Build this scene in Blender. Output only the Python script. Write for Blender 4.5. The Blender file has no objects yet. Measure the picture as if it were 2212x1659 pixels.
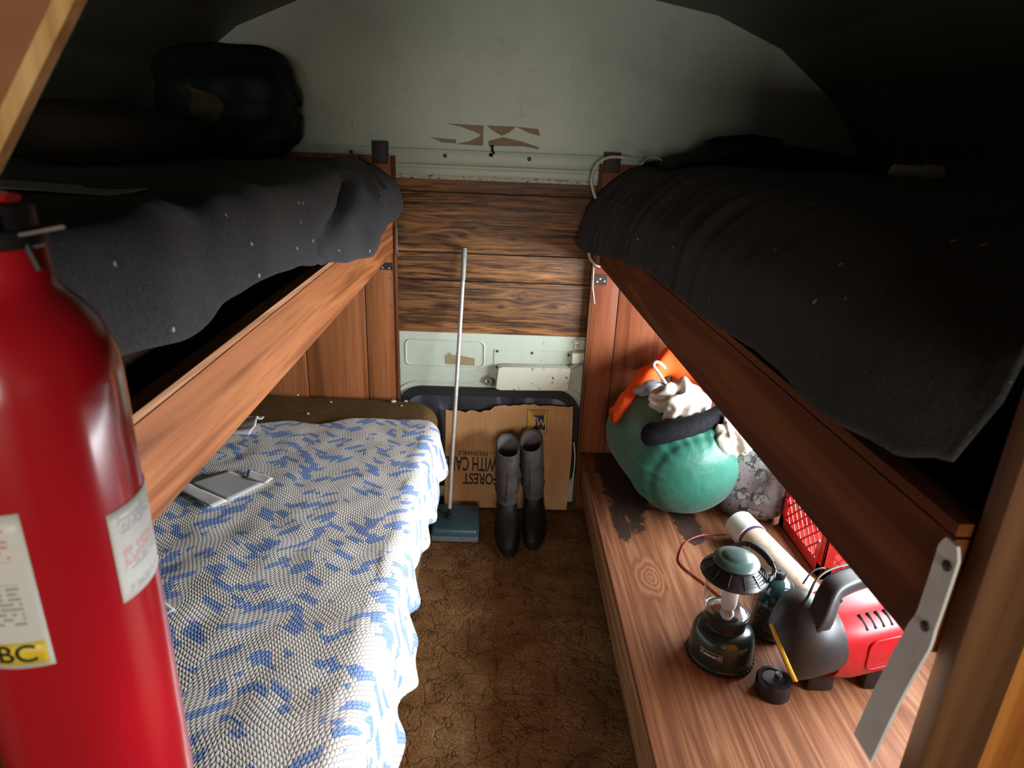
import bpy, bmesh, math, random
from mathutils import Vector, Matrix, noise, Euler
random.seed(7)
PI = math.pi
V = Vector
SC = bpy.context.scene
COL = SC.collection

# ------------------------------------------------------------------ node helpers
class NT:
    def __init__(s, name):
        s.m = bpy.data.materials.new(name); s.m.use_nodes = True
        s.t = s.m.node_tree; s.t.nodes.clear()
        s.out = s.n('ShaderNodeOutputMaterial')
        s.p = s.n('ShaderNodeBsdfPrincipled')
        s.l(s.p.outputs[0], s.out.inputs[0])
    def n(s, t, **k):
        x = s.t.nodes.new(t)
        for a, b in k.items(): setattr(x, a, b)
        return x
    def l(s, a, b): s.t.links.new(a, b)
    def put(s, sock, v):
        if hasattr(v, 'is_linked'): s.l(v, sock)
        elif isinstance(v, (tuple, list)) and len(v) == 3 and sock.type == 'RGBA': sock.default_value = (*v, 1)
        else: sock.default_value = v
    def math(s, op, a, b=0.0, c=0.0):
        x = s.n('ShaderNodeMath', operation=op)
        s.put(x.inputs[0], a); s.put(x.inputs[1], b)
        if op in ('MULTIPLY_ADD', 'COMPARE', 'SMOOTH_MIN', 'WRAP', 'PINGPONG'): s.put(x.inputs[2], c)
        return x.outputs[0]
    def mix(s, f, a, b, mode='MIX'):
        x = s.n('ShaderNodeMix', data_type='RGBA', blend_type=mode)
        s.put(x.inputs[0], f); s.put(x.inputs[6], a); s.put(x.inputs[7], b)
        return x.outputs[2]
    def mapr(s, v, a, b, c=0.0, d=1.0):
        x = s.n('ShaderNodeMapRange'); s.put(x.inputs[0], v)
        for i, q in enumerate((a, b, c, d)): x.inputs[i + 1].default_value = q
        return x.outputs[0]
    def ramp(s, f, stops):
        x = s.n('ShaderNodeValToRGB'); e = x.color_ramp.elements
        while len(e) < len(stops): e.new(.5)
        for el, (p, c) in zip(e, stops): el.position = p; el.color = (*c, 1)
        s.put(x.inputs[0], f); return x.outputs[0]
    def co(s, kind='Object'): return s.n('ShaderNodeTexCoord').outputs[kind]
    def mp(s, v, scale=(1, 1, 1), rot=(0, 0, 0), loc=(0, 0, 0)):
        x = s.n('ShaderNodeMapping'); s.l(v, x.inputs[0])
        x.inputs[1].default_value = loc; x.inputs[2].default_value = rot; x.inputs[3].default_value = scale
        return x.outputs[0]
    def noise(s, v, scale, detail=4, rough=.5, dist=0, col=False):
        x = s.n('ShaderNodeTexNoise'); s.l(v, x.inputs['Vector'])
        x.inputs['Scale'].default_value = scale; x.inputs['Detail'].default_value = detail
        x.inputs['Roughness'].default_value = rough; x.inputs['Distortion'].default_value = dist
        return x.outputs['Color' if col else 'Fac']
    def vor(s, v, scale, feature='F1', rnd=1, out='Distance'):
        x = s.n('ShaderNodeTexVoronoi', feature=feature); s.l(v, x.inputs['Vector'])
        x.inputs['Scale'].default_value = scale; x.inputs['Randomness'].default_value = rnd
        return x.outputs[out]
    def sep(s, v):
        x = s.n('ShaderNodeSeparateXYZ'); s.l(v, x.inputs[0]); return x.outputs
    def comb(s, a, b, c):
        x = s.n('ShaderNodeCombineXYZ')
        for i, q in enumerate((a, b, c)): s.put(x.inputs[i], q)
        return x.outputs[0]
    def wn(s, v, dim='3D'):
        x = s.n('ShaderNodeTexWhiteNoise', noise_dimensions=dim)
        if dim == '1D': s.put(x.inputs['W'], v)
        else: s.put(x.inputs['Vector'], v)
        return x.outputs['Value']
    def bump(s, h, strength=.3, dist=.01):
        x = s.n('ShaderNodeBump'); x.inputs['Strength'].default_value = strength
        x.inputs['Distance'].default_value = dist; s.l(h, x.inputs['Height'])
        s.l(x.outputs[0], s.p.inputs['Normal'])
    def set(s, col=None, rough=.6, metal=0, spec=None, **k):
        if col is not None: s.put(s.p.inputs['Base Color'], col)
        s.put(s.p.inputs['Roughness'], rough); s.put(s.p.inputs['Metallic'], metal)
        if spec is not None: s.p.inputs['Specular IOR Level'].default_value = spec
        for a, b in k.items(): s.put(s.p.inputs[a], b)
        return s.m

def sr(r, g, b):   # sRGB 0-255 -> linear
    return tuple((c / 255 / 12.92) if c / 255 <= .04045 else ((c / 255 + .055) / 1.055) ** 2.4 for c in (r, g, b))

def plain(name, col, rough=.5, metal=0, spec=.5, var=.15, scale=40, bump=.05):
    t = NT(name); c = t.co()
    n = t.noise(c, scale, 4)
    dk = tuple(x * (1 - var) for x in col); lt = tuple(min(1, x * (1 + var)) for x in col)
    if bump: t.bump(n, bump, .002)
    return t.set(t.ramp(n, [(.3, dk), (.7, lt)]), rough, metal, spec)

def wood(name, dark, mid, light, axis='Y', across=9, along=.7, rings=9, rough=.65, fine=.35, spec=.18, off=0):
    t = NT(name); c = t.co()
    sc = [across] * 3; sc['XYZ'.index(axis)] = along
    m = t.mp(c, sc, loc=(off, off * .7, off * 1.3))
    n = t.noise(m, 1.0, 2.5, .45, .4)
    r = t.math('PINGPONG', t.math('MULTIPLY', n, rings * 1.5), 1.0)
    sc2 = [140] * 3; sc2['XYZ'.index(axis)] = 4
    f = t.noise(t.mp(c, sc2), 1.0, 4, .6)
    big = t.noise(c, 3.0, 3)
    v = t.math('ADD', t.math('MULTIPLY', r, 1 - fine), t.math('MULTIPLY', f, fine))
    base = t.ramp(v, [(.08, light), (.5, mid), (.93, dark)])
    base = t.mix(t.mapr(big, .35, .75, 0, .45), base, mid)
    base = t.mix(t.mapr(f, .55, .8, 0, .5), base, dark)
    t.bump(f, .12, .002)
    return t.set(base, rough, 0, spec)

M = {}
M['rail'] = wood('rail_wood', sr(90, 47, 22), sr(142, 84, 46), sr(168, 106, 64), 'Y', 20, 1.1, 5, .55)
M['rail_shaded'] = wood('shaded_rail_wood', sr(84, 40, 14), sr(122, 66, 28), sr(146, 86, 40), 'Y', 16, .9, 4, .8)  # rail wood again, with the right side's shade put into its colour
M['rail_edge'] = wood('rail_edge_wood', sr(120, 78, 50), sr(168, 116, 80), sr(196, 146, 108), 'Y', 60, 2, 4, .6)
M['panel'] = wood('panel_wood', sr(104, 58, 34), sr(150, 92, 56), sr(172, 112, 70), 'Z', 26, .8, 3, .42, .55)
M['panel_red'] = wood('red_panel_wood', sr(84, 42, 26), sr(130, 72, 46), sr(152, 90, 58), 'Z', 26, .8, 3, .4, .55, off=3)
M['panel_edge'] = wood('panel_edge_wood', sr(60, 30, 18), sr(98, 56, 34), sr(120, 70, 44), 'Z', 40, 1, 3, .5)
M['groove'] = plain('groove_paint', (.012, .007, .005), .7)
M['post'] = wood('post_wood', sr(74, 46, 28), sr(112, 74, 46), sr(140, 96, 62), 'Z', 16, .8, 5, .55, off=5)
M['orange_panel'] = wood('orange_panel_wood', sr(140, 80, 30), sr(190, 118, 52), sr(214, 144, 72), 'Z', 14, .8, 4, .5)
M['tanboard'] = plain('tan_board_wood', sr(140, 88, 50), .6, var=.1, scale=60)
M['tanedge'] = wood('tan_edge_wood', sr(170, 120, 70), sr(208, 164, 108), sr(226, 186, 132), 'Z', 40, 1, 4, .6)
M['deck'] = wood('deck_wood', sr(40, 22, 14), sr(62, 36, 22), sr(80, 48, 30), 'Y', 10, .8, 5, .6)
M['legwood'] = wood('leg_wood', sr(70, 40, 24), sr(108, 66, 40), sr(130, 84, 52), 'Z', 16, .8, 5, .6)

def bench_mat():
    t = NT('bench_wood'); c = t.co()
    m = t.mp(c, (19, .9, 19)); n = t.noise(m, 1, 2.5, .45, .5)
    # knot near the middle of the plank
    xyz = t.sep(c)
    dx = t.math('SUBTRACT', xyz[0], .50); dy = t.math('MULTIPLY', t.math('SUBTRACT', xyz[1], 1.72), .55)
    d = t.math('SQRT', t.math('ADD', t.math('MULTIPLY', dx, dx), t.math('MULTIPLY', dy, dy)))
    kn = t.mapr(d, .0, .075, 1, 0)
    n2 = t.math('ADD', n, t.math('MULTIPLY', t.math('MULTIPLY', kn, kn), .9))
    r = t.math('PINGPONG', t.math('MULTIPLY', n2, 9), 1.0)
    f = t.noise(t.mp(c, (150, 5, 150)), 1, 4, .65)
    v = t.math('ADD', t.math('MULTIPLY', r, .42), t.math('MULTIPLY', f, .58))
    base = t.ramp(v, [(.1, sr(166, 120, 86)), (.5, sr(132, 84, 54)), (.9, sr(88, 50, 30))])
    big = t.noise(c, 4, 4)
    base = t.mix(t.mapr(big, .4, .75, 0, .5), base, sr(112, 66, 40))
    # cracks along the grain
    cr = t.noise(t.mp(c, (60, 2.2, 60), loc=(2, 0, 0)), 1, 3, .7, .6)
    base = t.mix(t.mapr(cr, .70, .74, 0, .8), base, sr(46, 26, 16))
    # black spilled stain, shaped by noise around two centres
    w = t.noise(c, 14, 4, .6, 1.0)
    def blob(cx, cy, rx, ry):
        a = t.math('DIVIDE', t.math('SUBTRACT', xyz[0], cx), rx); b = t.math('DIVIDE', t.math('SUBTRACT', xyz[1], cy), ry)
        return t.math('SQRT', t.math('ADD', t.math('MULTIPLY', a, a), t.math('MULTIPLY', b, b)))
    k = t.math('MINIMUM', blob(.51, 2.36, .085, .36), t.math('MINIMUM', blob(.70, 2.06, .045, .14), blob(.455, 2.05, .03, .15)))
    k = t.math('ADD', k, t.math('MULTIPLY', t.math('SUBTRACT', w, .5), 1.3))
    st = t.mapr(k, .95, 1.05, 1, 0)
    base = t.mix(t.math('MULTIPLY', st, .9), base, sr(42, 34, 30))
    t.bump(v, .35, .003)
    return t.set(base, .62, 0, .3)
M['bench'] = bench_mat()
M['bench_front'] = wood('bench_front_wood', sr(110, 78, 54), sr(150, 112, 80), sr(170, 132, 98), 'Y', 14, .8, 6, .7)

def plank_mat():
    t = NT('printed_plank'); c = t.co(); xyz = t.sep(c)
    x, z = xyz[0], xyz[2]
    warp = None
    kd = None
    for (kx, kz, s) in ((-.165, 1.215, .05), (-.125, 1.245, .03), (-.005, .923, .03), (.07, .958, .04), (.03, 1.205, .035), (-.42, 1.24, .05), (.22, .93, .03)):
        dx = t.math('SUBTRACT', x, kx); dz = t.math('SUBTRACT', z, kz)
        q = t.math('ADD', t.math('MULTIPLY', t.math('MULTIPLY', dx, dx), .30 / s / s), t.math('MULTIPLY', t.math('MULTIPLY', dz, dz), 1.6 / s / s))
        g = t.math('POWER', 2.718, t.math('MULTIPLY', q, -1))
        gg = t.math('MULTIPLY', g, dz)
        warp = gg if warp is None else t.math('ADD', warp, gg)
        e = t.math('POWER', 2.718, t.math('MULTIPLY', q, -14))
        kd = e if kd is None else t.math('ADD', kd, e)
    zz = t.math('SUBTRACT', z, t.math('MULTIPLY', warp, .85))
    pl = t.math('FLOOR', t.math('MULTIPLY', z, 8.9))
    v = t.comb(t.math('ADD', x, t.math('MULTIPLY', pl, 3.7)), 0.0, zz)
    a = t.noise(t.mp(v, (3.0, 1, 42)), 1, 5, .62, 1.2)
    b = t.noise(t.mp(v, (9, 1, 210)), 1, 4, .7, .4)
    big = t.noise(t.mp(v, (1.6, 1, 8)), 1, 3)
    s = t.math('ADD', t.math('MULTIPLY', a, .62), t.math('MULTIPLY', b, .38))
    base = t.ramp(s, [(.38, sr(20, 13, 10)), (.46, sr(92, 60, 36)), (.54, sr(142, 98, 58)), (.66, sr(176, 128, 80))])
    base = t.mix(t.mapr(big, .35, .62, .55, 0), base, sr(62, 42, 30))
    base = t.mix(t.math('MULTIPLY', kd, .85), base, sr(40, 26, 18))
    t.bump(s, .1, .002)
    return t.set(base, .5, 0, .35)
M['plank'] = plank_mat()

def mint_mat():
    t = NT('mint_paint'); c = t.co()
    n = t.noise(c, 2.5, 4); base = t.ramp(n, [(.3, (.49, .56, .46)), (.7, (.56, .63, .53))])
    sp = t.noise(t.mp(c, (1, 1, 1)), 160, 2, .6)
    reg = t.noise(c, 5, 3)
    base = t.mix(t.math('MULTIPLY', t.mapr(sp, .66, .70, 0, .75), t.mapr(reg, .45, .6, 0, 1)), base, (.10, .09, .07))
    sc = t.noise(t.mp(c, (40, 1, 7), rot=(0, .6, 0)), 1, 3, .7, 1.5)
    base = t.mix(t.math('MULTIPLY', t.mapr(sc, .66, .69, 0, .6), t.mapr(reg, .5, .6, 0, 1)), base, (.16, .15, .13))
    dirt = t.noise(c, 7, 5, .65)
    base = t.mix(t.mapr(dirt, .5, .8, 0, .35), base, (.30, .31, .25))
    return t.set(base, .42, 0, .45)
M['mint'] = mint_mat()
def chipped():
    t = NT('chipped_paint'); c = t.co()
    n = t.noise(t.mp(c, (1, 1, 2.5)), 55, 4, .7)
    base = t.mix(t.mapr(n, .56, .60, 0, 1), (.50, .53, .45), (.03, .022, .018))
    return t.set(base, .55)
M['chipped'] = chipped()
M['shaded_olive'] = plain('shaded_olive_paint', (.085, .095, .065), .5, var=.12, scale=4)  # side walls and ceiling: shade put into the colour, also cuts bounce
def whitebox():
    t = NT('scuffed_cream_paint'); c = t.co()
    n = t.noise(c, 45, 5, .7, .6)
    base = t.mix(t.mapr(n, .62, .66, 0, .9), (.64, .64, .52), (.16, .10, .06))
    return t.set(base, .4)
M['cream'] = whitebox()
M['residue'] = plain('tan_adhesive', sr(150, 132, 100), .7, var=.1)
M['rust'] = plain('rusty_steel', (.10, .045, .02), .7)
M['black_hole'] = plain('black_hole', (.006, .005, .004), .8)
M['steel'] = plain('worn_steel', (.55, .55, .53), .38, 1.0, var=.12, scale=25)
M['strap'] = plain('galvanised_strap', (.86, .85, .78), .5, 0, var=.12, scale=18)
M['darksteel'] = plain('dark_steel', (.05, .045, .04), .45, .6)
M['blackmetal'] = plain('black_bracket', (.018, .014, .012), .6)
M['rubber'] = plain('black_rubber', (.010, .010, .011), .65)

def wool(name, base, specks=True, seed=0., sheen=.25):
    t = NT(name); c = t.co()
    n = t.noise(c, 150, 5, .75); b = t.noise(c, 9, 4)
    d = tuple(x * .45 for x in base); l = tuple(x * 1.75 for x in base)
    col = t.ramp(n, [(.3, d), (.7, l)])
    col = t.mix(t.mapr(b, .3, .7, .0, .35), col, d)
    if specks:
        mv = t.mp(c, (1, 1, 1), loc=(seed, seed, seed))
        vd = t.vor(mv, 24); sel = t.wn(t.vor(mv, 24, out='Position'))
        nn = t.math('ADD', vd, t.math('MULTIPLY', t.math('SUBTRACT', t.noise(c, 120, 2), .5), .09))
        s = t.math('MULTIPLY', t.mapr(nn, .075, .10, 1, 0), t.math('GREATER_THAN', sel, .55))
        fine = t.mapr(t.noise(mv, 330, 1, .5), .73, .78, 0, .5)
        col = t.mix(t.math('MAXIMUM', t.math('MULTIPLY', s, .85), fine), col, (.42, .39, .36))
    t.bump(n, .6, .004)
    t.p.inputs['Sheen Weight'].default_value = sheen
    t.p.inputs['Sheen Roughness'].default_value = .6
    return t.set(col, .95, 0, .1)
M['wool_left'] = wool('grey_wool', (.031, .030, .031), True, 1.3, .18)
M['wool_right'] = wool('charcoal_wool', (.027, .026, .0245), True, 4.2, .10)
M['ticking'] = wool('dark_brown_ticking', (.020, .011, .007), False, 0, 0)
M['olive'] = wool('olive_brown_cloth', sr(106, 84, 54), False, 0, 0)
M['olive_side'] = wool('khaki_cloth', sr(130, 106, 68), False, 0, 0)

def crochet():
    t = NT('crochet_wool'); c = t.co('UV'); s = t.sep(c)
    n = t.noise(c, 6, 2, col=True); ns = t.sep(n)
    u = t.math('ADD', s[0], t.math('MULTIPLY', t.math('SUBTRACT', ns[0], .5), .018))
    v = t.math('ADD', s[1], t.math('MULTIPLY', t.math('SUBTRACT', ns[1], .5), .018))
    tri = t.math('MULTIPLY', t.math('ABSOLUTE', t.math('SUBTRACT', t.math('FRACT', t.math('ADD', t.math('DIVIDE', u, .25), .18)), .5)), 2)
    vv = t.math('ADD', v, t.math('MULTIPLY', tri, .085))
    rr = t.math('DIVIDE', vv, .0115); row = t.math('FLOOR', rr); rf = t.math('FRACT', rr)
    su = t.math('ADD', t.math('DIVIDE', u, .0082), t.math('MULTIPLY', t.math('MODULO', row, 2), .5))
    sc = t.math('FLOOR', su); sf = t.math('FRACT', su)
    hu = t.math('SINE', t.math('MULTIPLY', sf, PI)); hv = t.math('SINE', t.math('MULTIPLY', rf, PI))
    h = t.math('POWER', t.math('MULTIPLY', hu, hv), .45)
    # dashes of blue in the variegated yarn
    cr = t.math('FLOOR', t.math('DIVIDE', vv, .0235)); r1 = t.wn(cr, '1D'); r3 = t.wn(row, '1D')
    tt = t.math('ADD', t.math('DIVIDE', t.math('MULTIPLY', sc, .0082), .105), t.math('ADD', t.math('MULTIPLY', cr, .31), t.math('ADD', t.math('MULTIPLY', r1, .5), t.math('MULTIPLY', r3, .16))))
    seg = t.math('FLOOR', tt); tf = t.math('FRACT', tt)
    r2 = t.wn(t.comb(seg, cr, 3.0))
    cl = t.noise(c, 11, 1)
    p = t.math('ADD', t.math('MULTIPLY', r2, .5), t.math('MULTIPLY', t.mapr(cl, .3, .7), .6))
    ln = t.math('ADD', .30, t.math('MULTIPLY', r2, .28))
    blue = t.math('MULTIPLY', t.math('GREATER_THAN', p, .54), t.math('LESS_THAN', tf, ln))
    y = t.noise(c, 260, 2)
    wh = t.ramp(y, [(.3, (.70, .65, .59)), (.7, (.86, .82, .77))])
    pk = t.noise(c, 14, 2)
    wh = t.mix(t.mapr(pk, .58, .75, 0, .4), wh, (.70, .56, .50))
    bl = t.ramp(y, [(.3, (.19, .29, .58)), (.7, (.33, .46, .78))])
    col = t.mix(blue, wh, bl)
    hole = t.mapr(t.math('MAXIMUM', hu, hv), .30, .62, 1, 0)
    col = t.mix(t.math('MULTIPLY', hole, .75), col, (.035, .03, .03))
    x = t.n('ShaderNodeBump'); x.inputs['Strength'].default_value = .5; x.inputs['Distance'].default_value = .0026
    t.l(h, x.inputs['Height']); t.l(x.outputs[0], t.p.inputs['Normal'])
    return t.set(col, .9, 0, .15)
M['crochet'] = crochet()

def carpet():
    t = NT('brown_carpet'); c = t.co()
    n = t.noise(c, 5, 5, .65); f = t.noise(c, 120, 4, .7); g = t.noise(c, 22, 4, .7)
    base = t.ramp(n, [(.28, sr(98, 66, 38)), (.5, sr(146, 106, 68)), (.72, sr(176, 138, 96))])
    base = t.mix(t.mapr(f, .35, .65, .65, 0), base, sr(62, 42, 26))
    base = t.mix(t.mapr(g, .52, .7, 0, .6), base, sr(112, 66, 34))
    w = t.mp(c, (1, 1, 1)); wn = t.noise(c, 9, 3, .6, col=True)
    a = t.n('ShaderNodeVectorMath', operation='MULTIPLY_ADD'); t.l(wn, a.inputs[0]); a.inputs[1].default_value = (.22, .22, .22); t.l(w, a.inputs[2])
    e = t.vor(a.outputs[0], 11, 'DISTANCE_TO_EDGE')
    base = t.mix(t.math('MULTIPLY', t.mapr(e, .0, .045, 1, 0), t.mapr(g, .42, .62, 0, .8)), base, sr(54, 36, 22))
    t.bump(t.math('ADD', f, t.math('MULTIPLY', t.mapr(e, 0, .06), .6)), .9, .008)
    return t.set(base, .95, 0, .1)
M['carpet'] = carpet()

def cardboard():
    t = NT('cardboard'); c = t.co()
    n = t.noise(c, 6, 4); f = t.noise(t.mp(c, (160, 20, 6)), 1, 3)
    base = t.ramp(n, [(.3, sr(186, 138, 94)), (.7, sr(208, 160, 114))])
    base = t.mix(t.mapr(f, .4, .7, 0, .3), base, sr(150, 106, 70))
    xyz = t.sep(c)
    # noisy darker brown patch above the boots
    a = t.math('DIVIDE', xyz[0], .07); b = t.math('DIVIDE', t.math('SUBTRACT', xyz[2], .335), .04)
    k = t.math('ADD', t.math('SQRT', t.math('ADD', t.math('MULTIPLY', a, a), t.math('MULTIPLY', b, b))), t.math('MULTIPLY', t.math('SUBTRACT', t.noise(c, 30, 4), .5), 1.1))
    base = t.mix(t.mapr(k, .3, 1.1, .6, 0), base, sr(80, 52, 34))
    t.bump(f, .1, .002)
    return t.set(base, .85, 0, .2)
M['cardboard'] = cardboard()
M['ink'] = plain('blue_black_ink', sr(26, 28, 40), .7)
M['logo_yellow'] = plain('logo_yellow', sr(206, 164, 70), .7)
M['logo_blue'] = plain('logo_blue', sr(26, 44, 74), .7)

M['red_paint'] = NT('red_enamel').set((.43, .006, .014), .22, 0, .5, **{'Coat Weight': .6, 'Coat Roughness': .12})
M['red_plastic'] = plain('red_plastic', (.40, .010, .016), .35, 0, .5, .1)
M['red_crate'] = plain('red_crate_plastic', (.50, .022, .018), .35, 0, .5, .1)
M['black_plastic'] = plain('black_plastic', (.010, .010, .011), .35, 0, .5)
M['matt_black'] = plain('matt_black_plastic', (.020, .019, .019), .45, 0, .45)
def label_mat(name, red_rows):
    t = NT(name); s = t.sep(t.co('UV')); u, v = s[0], s[1]
    line = t.math('LESS_THAN', t.math('FRACT', t.math('MULTIPLY', v, 30)), .55)
    row = t.math('FLOOR', t.math('MULTIPLY', v, 30))
    word = t.wn(t.comb(t.math('FLOOR', t.math('MULTIPLY', u, 34)), row, 0.0))
    ink = t.math('MULTIPLY', line, t.math('GREATER_THAN', word, .3))
    mar = t.math('MULTIPLY', t.math('MULTIPLY', t.math('GREATER_THAN', u, .1), t.math('LESS_THAN', u, .9)), t.math('MULTIPLY', t.math('GREATER_THAN', v, .07), t.math('LESS_THAN', v, .93)))
    blk = t.wn(t.math('FLOOR', t.math('MULTIPLY', v, 7)), '1D')
    ink = t.math('MULTIPLY', ink, t.math('MULTIPLY', mar, t.math('GREATER_THAN', blk, .15)))
    isred = t.math('MULTIPLY', t.math('GREATER_THAN', v, red_rows[0]), t.math('LESS_THAN', v, red_rows[1]))
    inkc = t.mix(isred, (.30, .29, .27), (.62, .22, .2))
    base = t.mix(t.math('MULTIPLY', ink, .85), (.68, .66, .60), inkc)
    return t.set(base, .4, 0, .4)
M['label_front'] = label_mat('label_paper', (.66, .95))
M['label_side'] = label_mat('side_label_paper', (.36, .72))
M['label_yellow'] = plain('label_yellow', (.80, .58, .04), .4)
M['label_black'] = plain('label_black', (.012, .012, .012), .5)

def nylon():
    t = NT('green_nylon'); c = t.co()
    n = t.noise(c, 3, 4); f = t.noise(c, 400, 2)
    base = t.ramp(n, [(.3, (.013, .112, .074)), (.7, (.021, .155, .105))])
    w = t.noise(t.mp(c, (5, 5, 5)), 2.2, 3, .5, .2)
    t.bump(t.math('ADD', t.math('MULTIPLY', w, 1), t.math('MULTIPLY', f, .02)), .35, .02)
    return t.set(base, .42, 0, .4, **{'Sheen Weight': .2})
M['nylon'] = nylon()
M['dark_nylon'] = plain('dark_green_nylon', (.004, .010, .008), .6, 0, .3, .3, 6, .3)
M['brown_quilt'] = plain('brown_quilt', (.022, .016, .011), .8, 0, .2, .3, 6, .3)
M['tan_flannel'] = plain('tan_flannel', (.10, .08, .04), .9, 0, .1, .2, 20, .3)
M['orange'] = plain('blaze_orange_cloth', (.95, .10, .015), .75, 0, .2, .08, 12, .25)
M['glove_white'] = plain('cream_cloth', (.54, .48, .41), .9, 0, .1, .12, 14, .35)
M['grey_cloth'] = plain('grey_cloth', (.34, .34, .36), .9, 0, .1, .2, 14, .35)
M['black_cloth'] = plain('black_fleece', (.012, .012, .014), .95, 0, .1, .3, 60, .4)
def camo():
    t = NT('leaf_camo'); c = t.co()
    def warp(sc, amt, off):
        wn = t.noise(t.mp(c, (1, 1, 1), loc=(off, off, off)), sc, 4, .65, col=True)
        a = t.n('ShaderNodeVectorMath', operation='MULTIPLY_ADD'); t.l(wn, a.inputs[0]); a.inputs[1].default_value = (amt,) * 3; t.l(c, a.inputs[2]); return a.outputs[0]
    w1 = warp(38, .055, 0); w2 = warp(30, .06, 4.7)
    base = t.ramp(t.noise(c, 9, 3), [(.35, (.16, .145, .14)), (.65, (.28, .25, .245))])
    for w, sc, col in ((w2, 16, (.06, .065, .07)), (w1, 17, (.36, .33, .32)), (w2, 24, (.22, .26, .23))):
        d = t.vor(w, sc); k = t.wn(t.vor(w, sc, out='Position'))
        leaf = t.math('MULTIPLY', t.mapr(d, .46, .49, 1, 0), t.math('GREATER_THAN', k, .25))
        rim = t.math('MULTIPLY', t.math('MULTIPLY', t.mapr(d, .46, .49, 1, 0), t.mapr(d, .38, .42, 0, 1)), t.math('GREATER_THAN', k, .25))
        base = t.mix(leaf, base, col); base = t.mix(t.math('MULTIPLY', rim, .85), base, (.04, .042, .045))
    v = t.vor(w1, 42, 'DISTANCE_TO_EDGE'); base = t.mix(t.mapr(v, 0, .05, .45, 0), base, (.06, .06, .06))
    return t.set(base, .8, 0, .2)
M['camo'] = camo()
def pvc():
    t = NT('dirty_pvc'); c = t.co()
    n = t.noise(c, 22, 5, .7); base = t.mix(t.mapr(n, .5, .75, 0, .6), (.70, .58, .44), (.36, .25, .16))
    return t.set(base, .4)
M['pvc'] = pvc()
M['pvc_cap'] = plain('white_pvc', (.78, .76, .72), .35, 0, .5, .05)
M['primer'] = plain('purple_primer', (.10, .035, .12), .5)
M['redwire'] = plain('red_wire', (.30, .03, .03), .4)
M['ivory'] = plain('ivory_plastic', (.62, .56, .42), .5)
M['whiteplastic'] = plain('white_plastic', (.75, .73, .68), .35)
M['paper'] = plain('white_paper', (.70, .69, .66), .8, 0, .2, .06, 9)
M['lint'] = plain('dusty_lint', (.11, .105, .10), .9)
M['paper_grey'] = plain('grey_paper', (.52, .52, .51), .8, 0, .2, .08, 9)
M['lantern_green'] = NT('lantern_green').set((.010, .026, .020), .28, 0, .5, **{'Coat Weight': .3})
M['cap_green'] = NT('cap_green').set((.045, .085, .075), .32, 0, .5)
M['tank_green'] = NT('tank_green').set((.012, .060, .052), .16, 0, .6, **{'Coat Weight': .7, 'Coat Roughness': .05})
M['tank_text'] = label_mat('tank_print', (2, 3))
def glass():
    t = NT('clear_globe'); g = t.n('ShaderNodeBsdfGlossy'); g.inputs['Roughness'].default_value = .03
    tr = t.n('ShaderNodeBsdfTransparent'); tr.inputs[0].default_value = (.93, .94, .95, 1)
    lw = t.n('ShaderNodeLayerWeight'); fo = t.math('ADD', t.math('MULTIPLY', t.math('POWER', lw.outputs['Facing'], 3), .55), .035)
    mx = t.n('ShaderNodeMixShader'); t.l(fo, mx.inputs[0]); t.l(tr.outputs[0], mx.inputs[1]); t.l(g.outputs[0], mx.inputs[2])
    t.l(mx.outputs[0], t.out.inputs[0]); return t.m
M['glass'] = glass()
M['frost'] = NT('frosted_tube').set((.80, .82, .90), .5, 0, .4)
M['chrome'] = NT('chrome').set((.8, .8, .8), .12, 1)
def rearglass():
    t = NT('painted_reflection_glass'); c = t.co()
    n = t.noise(t.mp(c, (5, 1, 1.2)), 1, 2, .5, .8)
    base = t.ramp(n, [(.35, (.025, .027, .036)), (.52, (.06, .063, .08)), (.62, (.26, .28, .33))])  # pale streaks of reflection are painted into the glass colour
    return t.set(base, .12, 0, .6)
M['rearglass'] = rearglass()
def boot():
    t = NT('dusty_boot_rubber'); c = t.co()
    n = t.noise(c, 14, 5, .7); base = t.ramp(n, [(.3, (.022, .020, .019)), (.7, (.10, .088, .082))])
    return t.set(base, .6, 0, .35)
M['boot'] = boot()
M['boot_foot'] = plain('boot_foot_rubber', (.010, .009, .0085), .6, 0, .3, .4, 18)
M['boot_lining'] = plain('boot_lining', (.16, .15, .15), .85)
M['teal'] = plain('teal_enamel', (.033, .080, .105), .4, .1, .5, .15, 10)
M['grey_bumper'] = plain('grey_bumper', (.14, .17, .18), .5)
M['grip'] = plain('grey_green_grip', (.22, .25, .22), .45)
M['pole'] = plain('pole_paint', (.46, .43, .40), .4, .3, .5, .2, 60)
M['yellow'] = plain('warning_yellow', (.75, .55, .05), .45)
M['crumb'] = plain('crumb', (.62, .50, .28), .8)
M['sage'] = plain('sage_plastic', (.10, .11, .075), .7)

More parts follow.
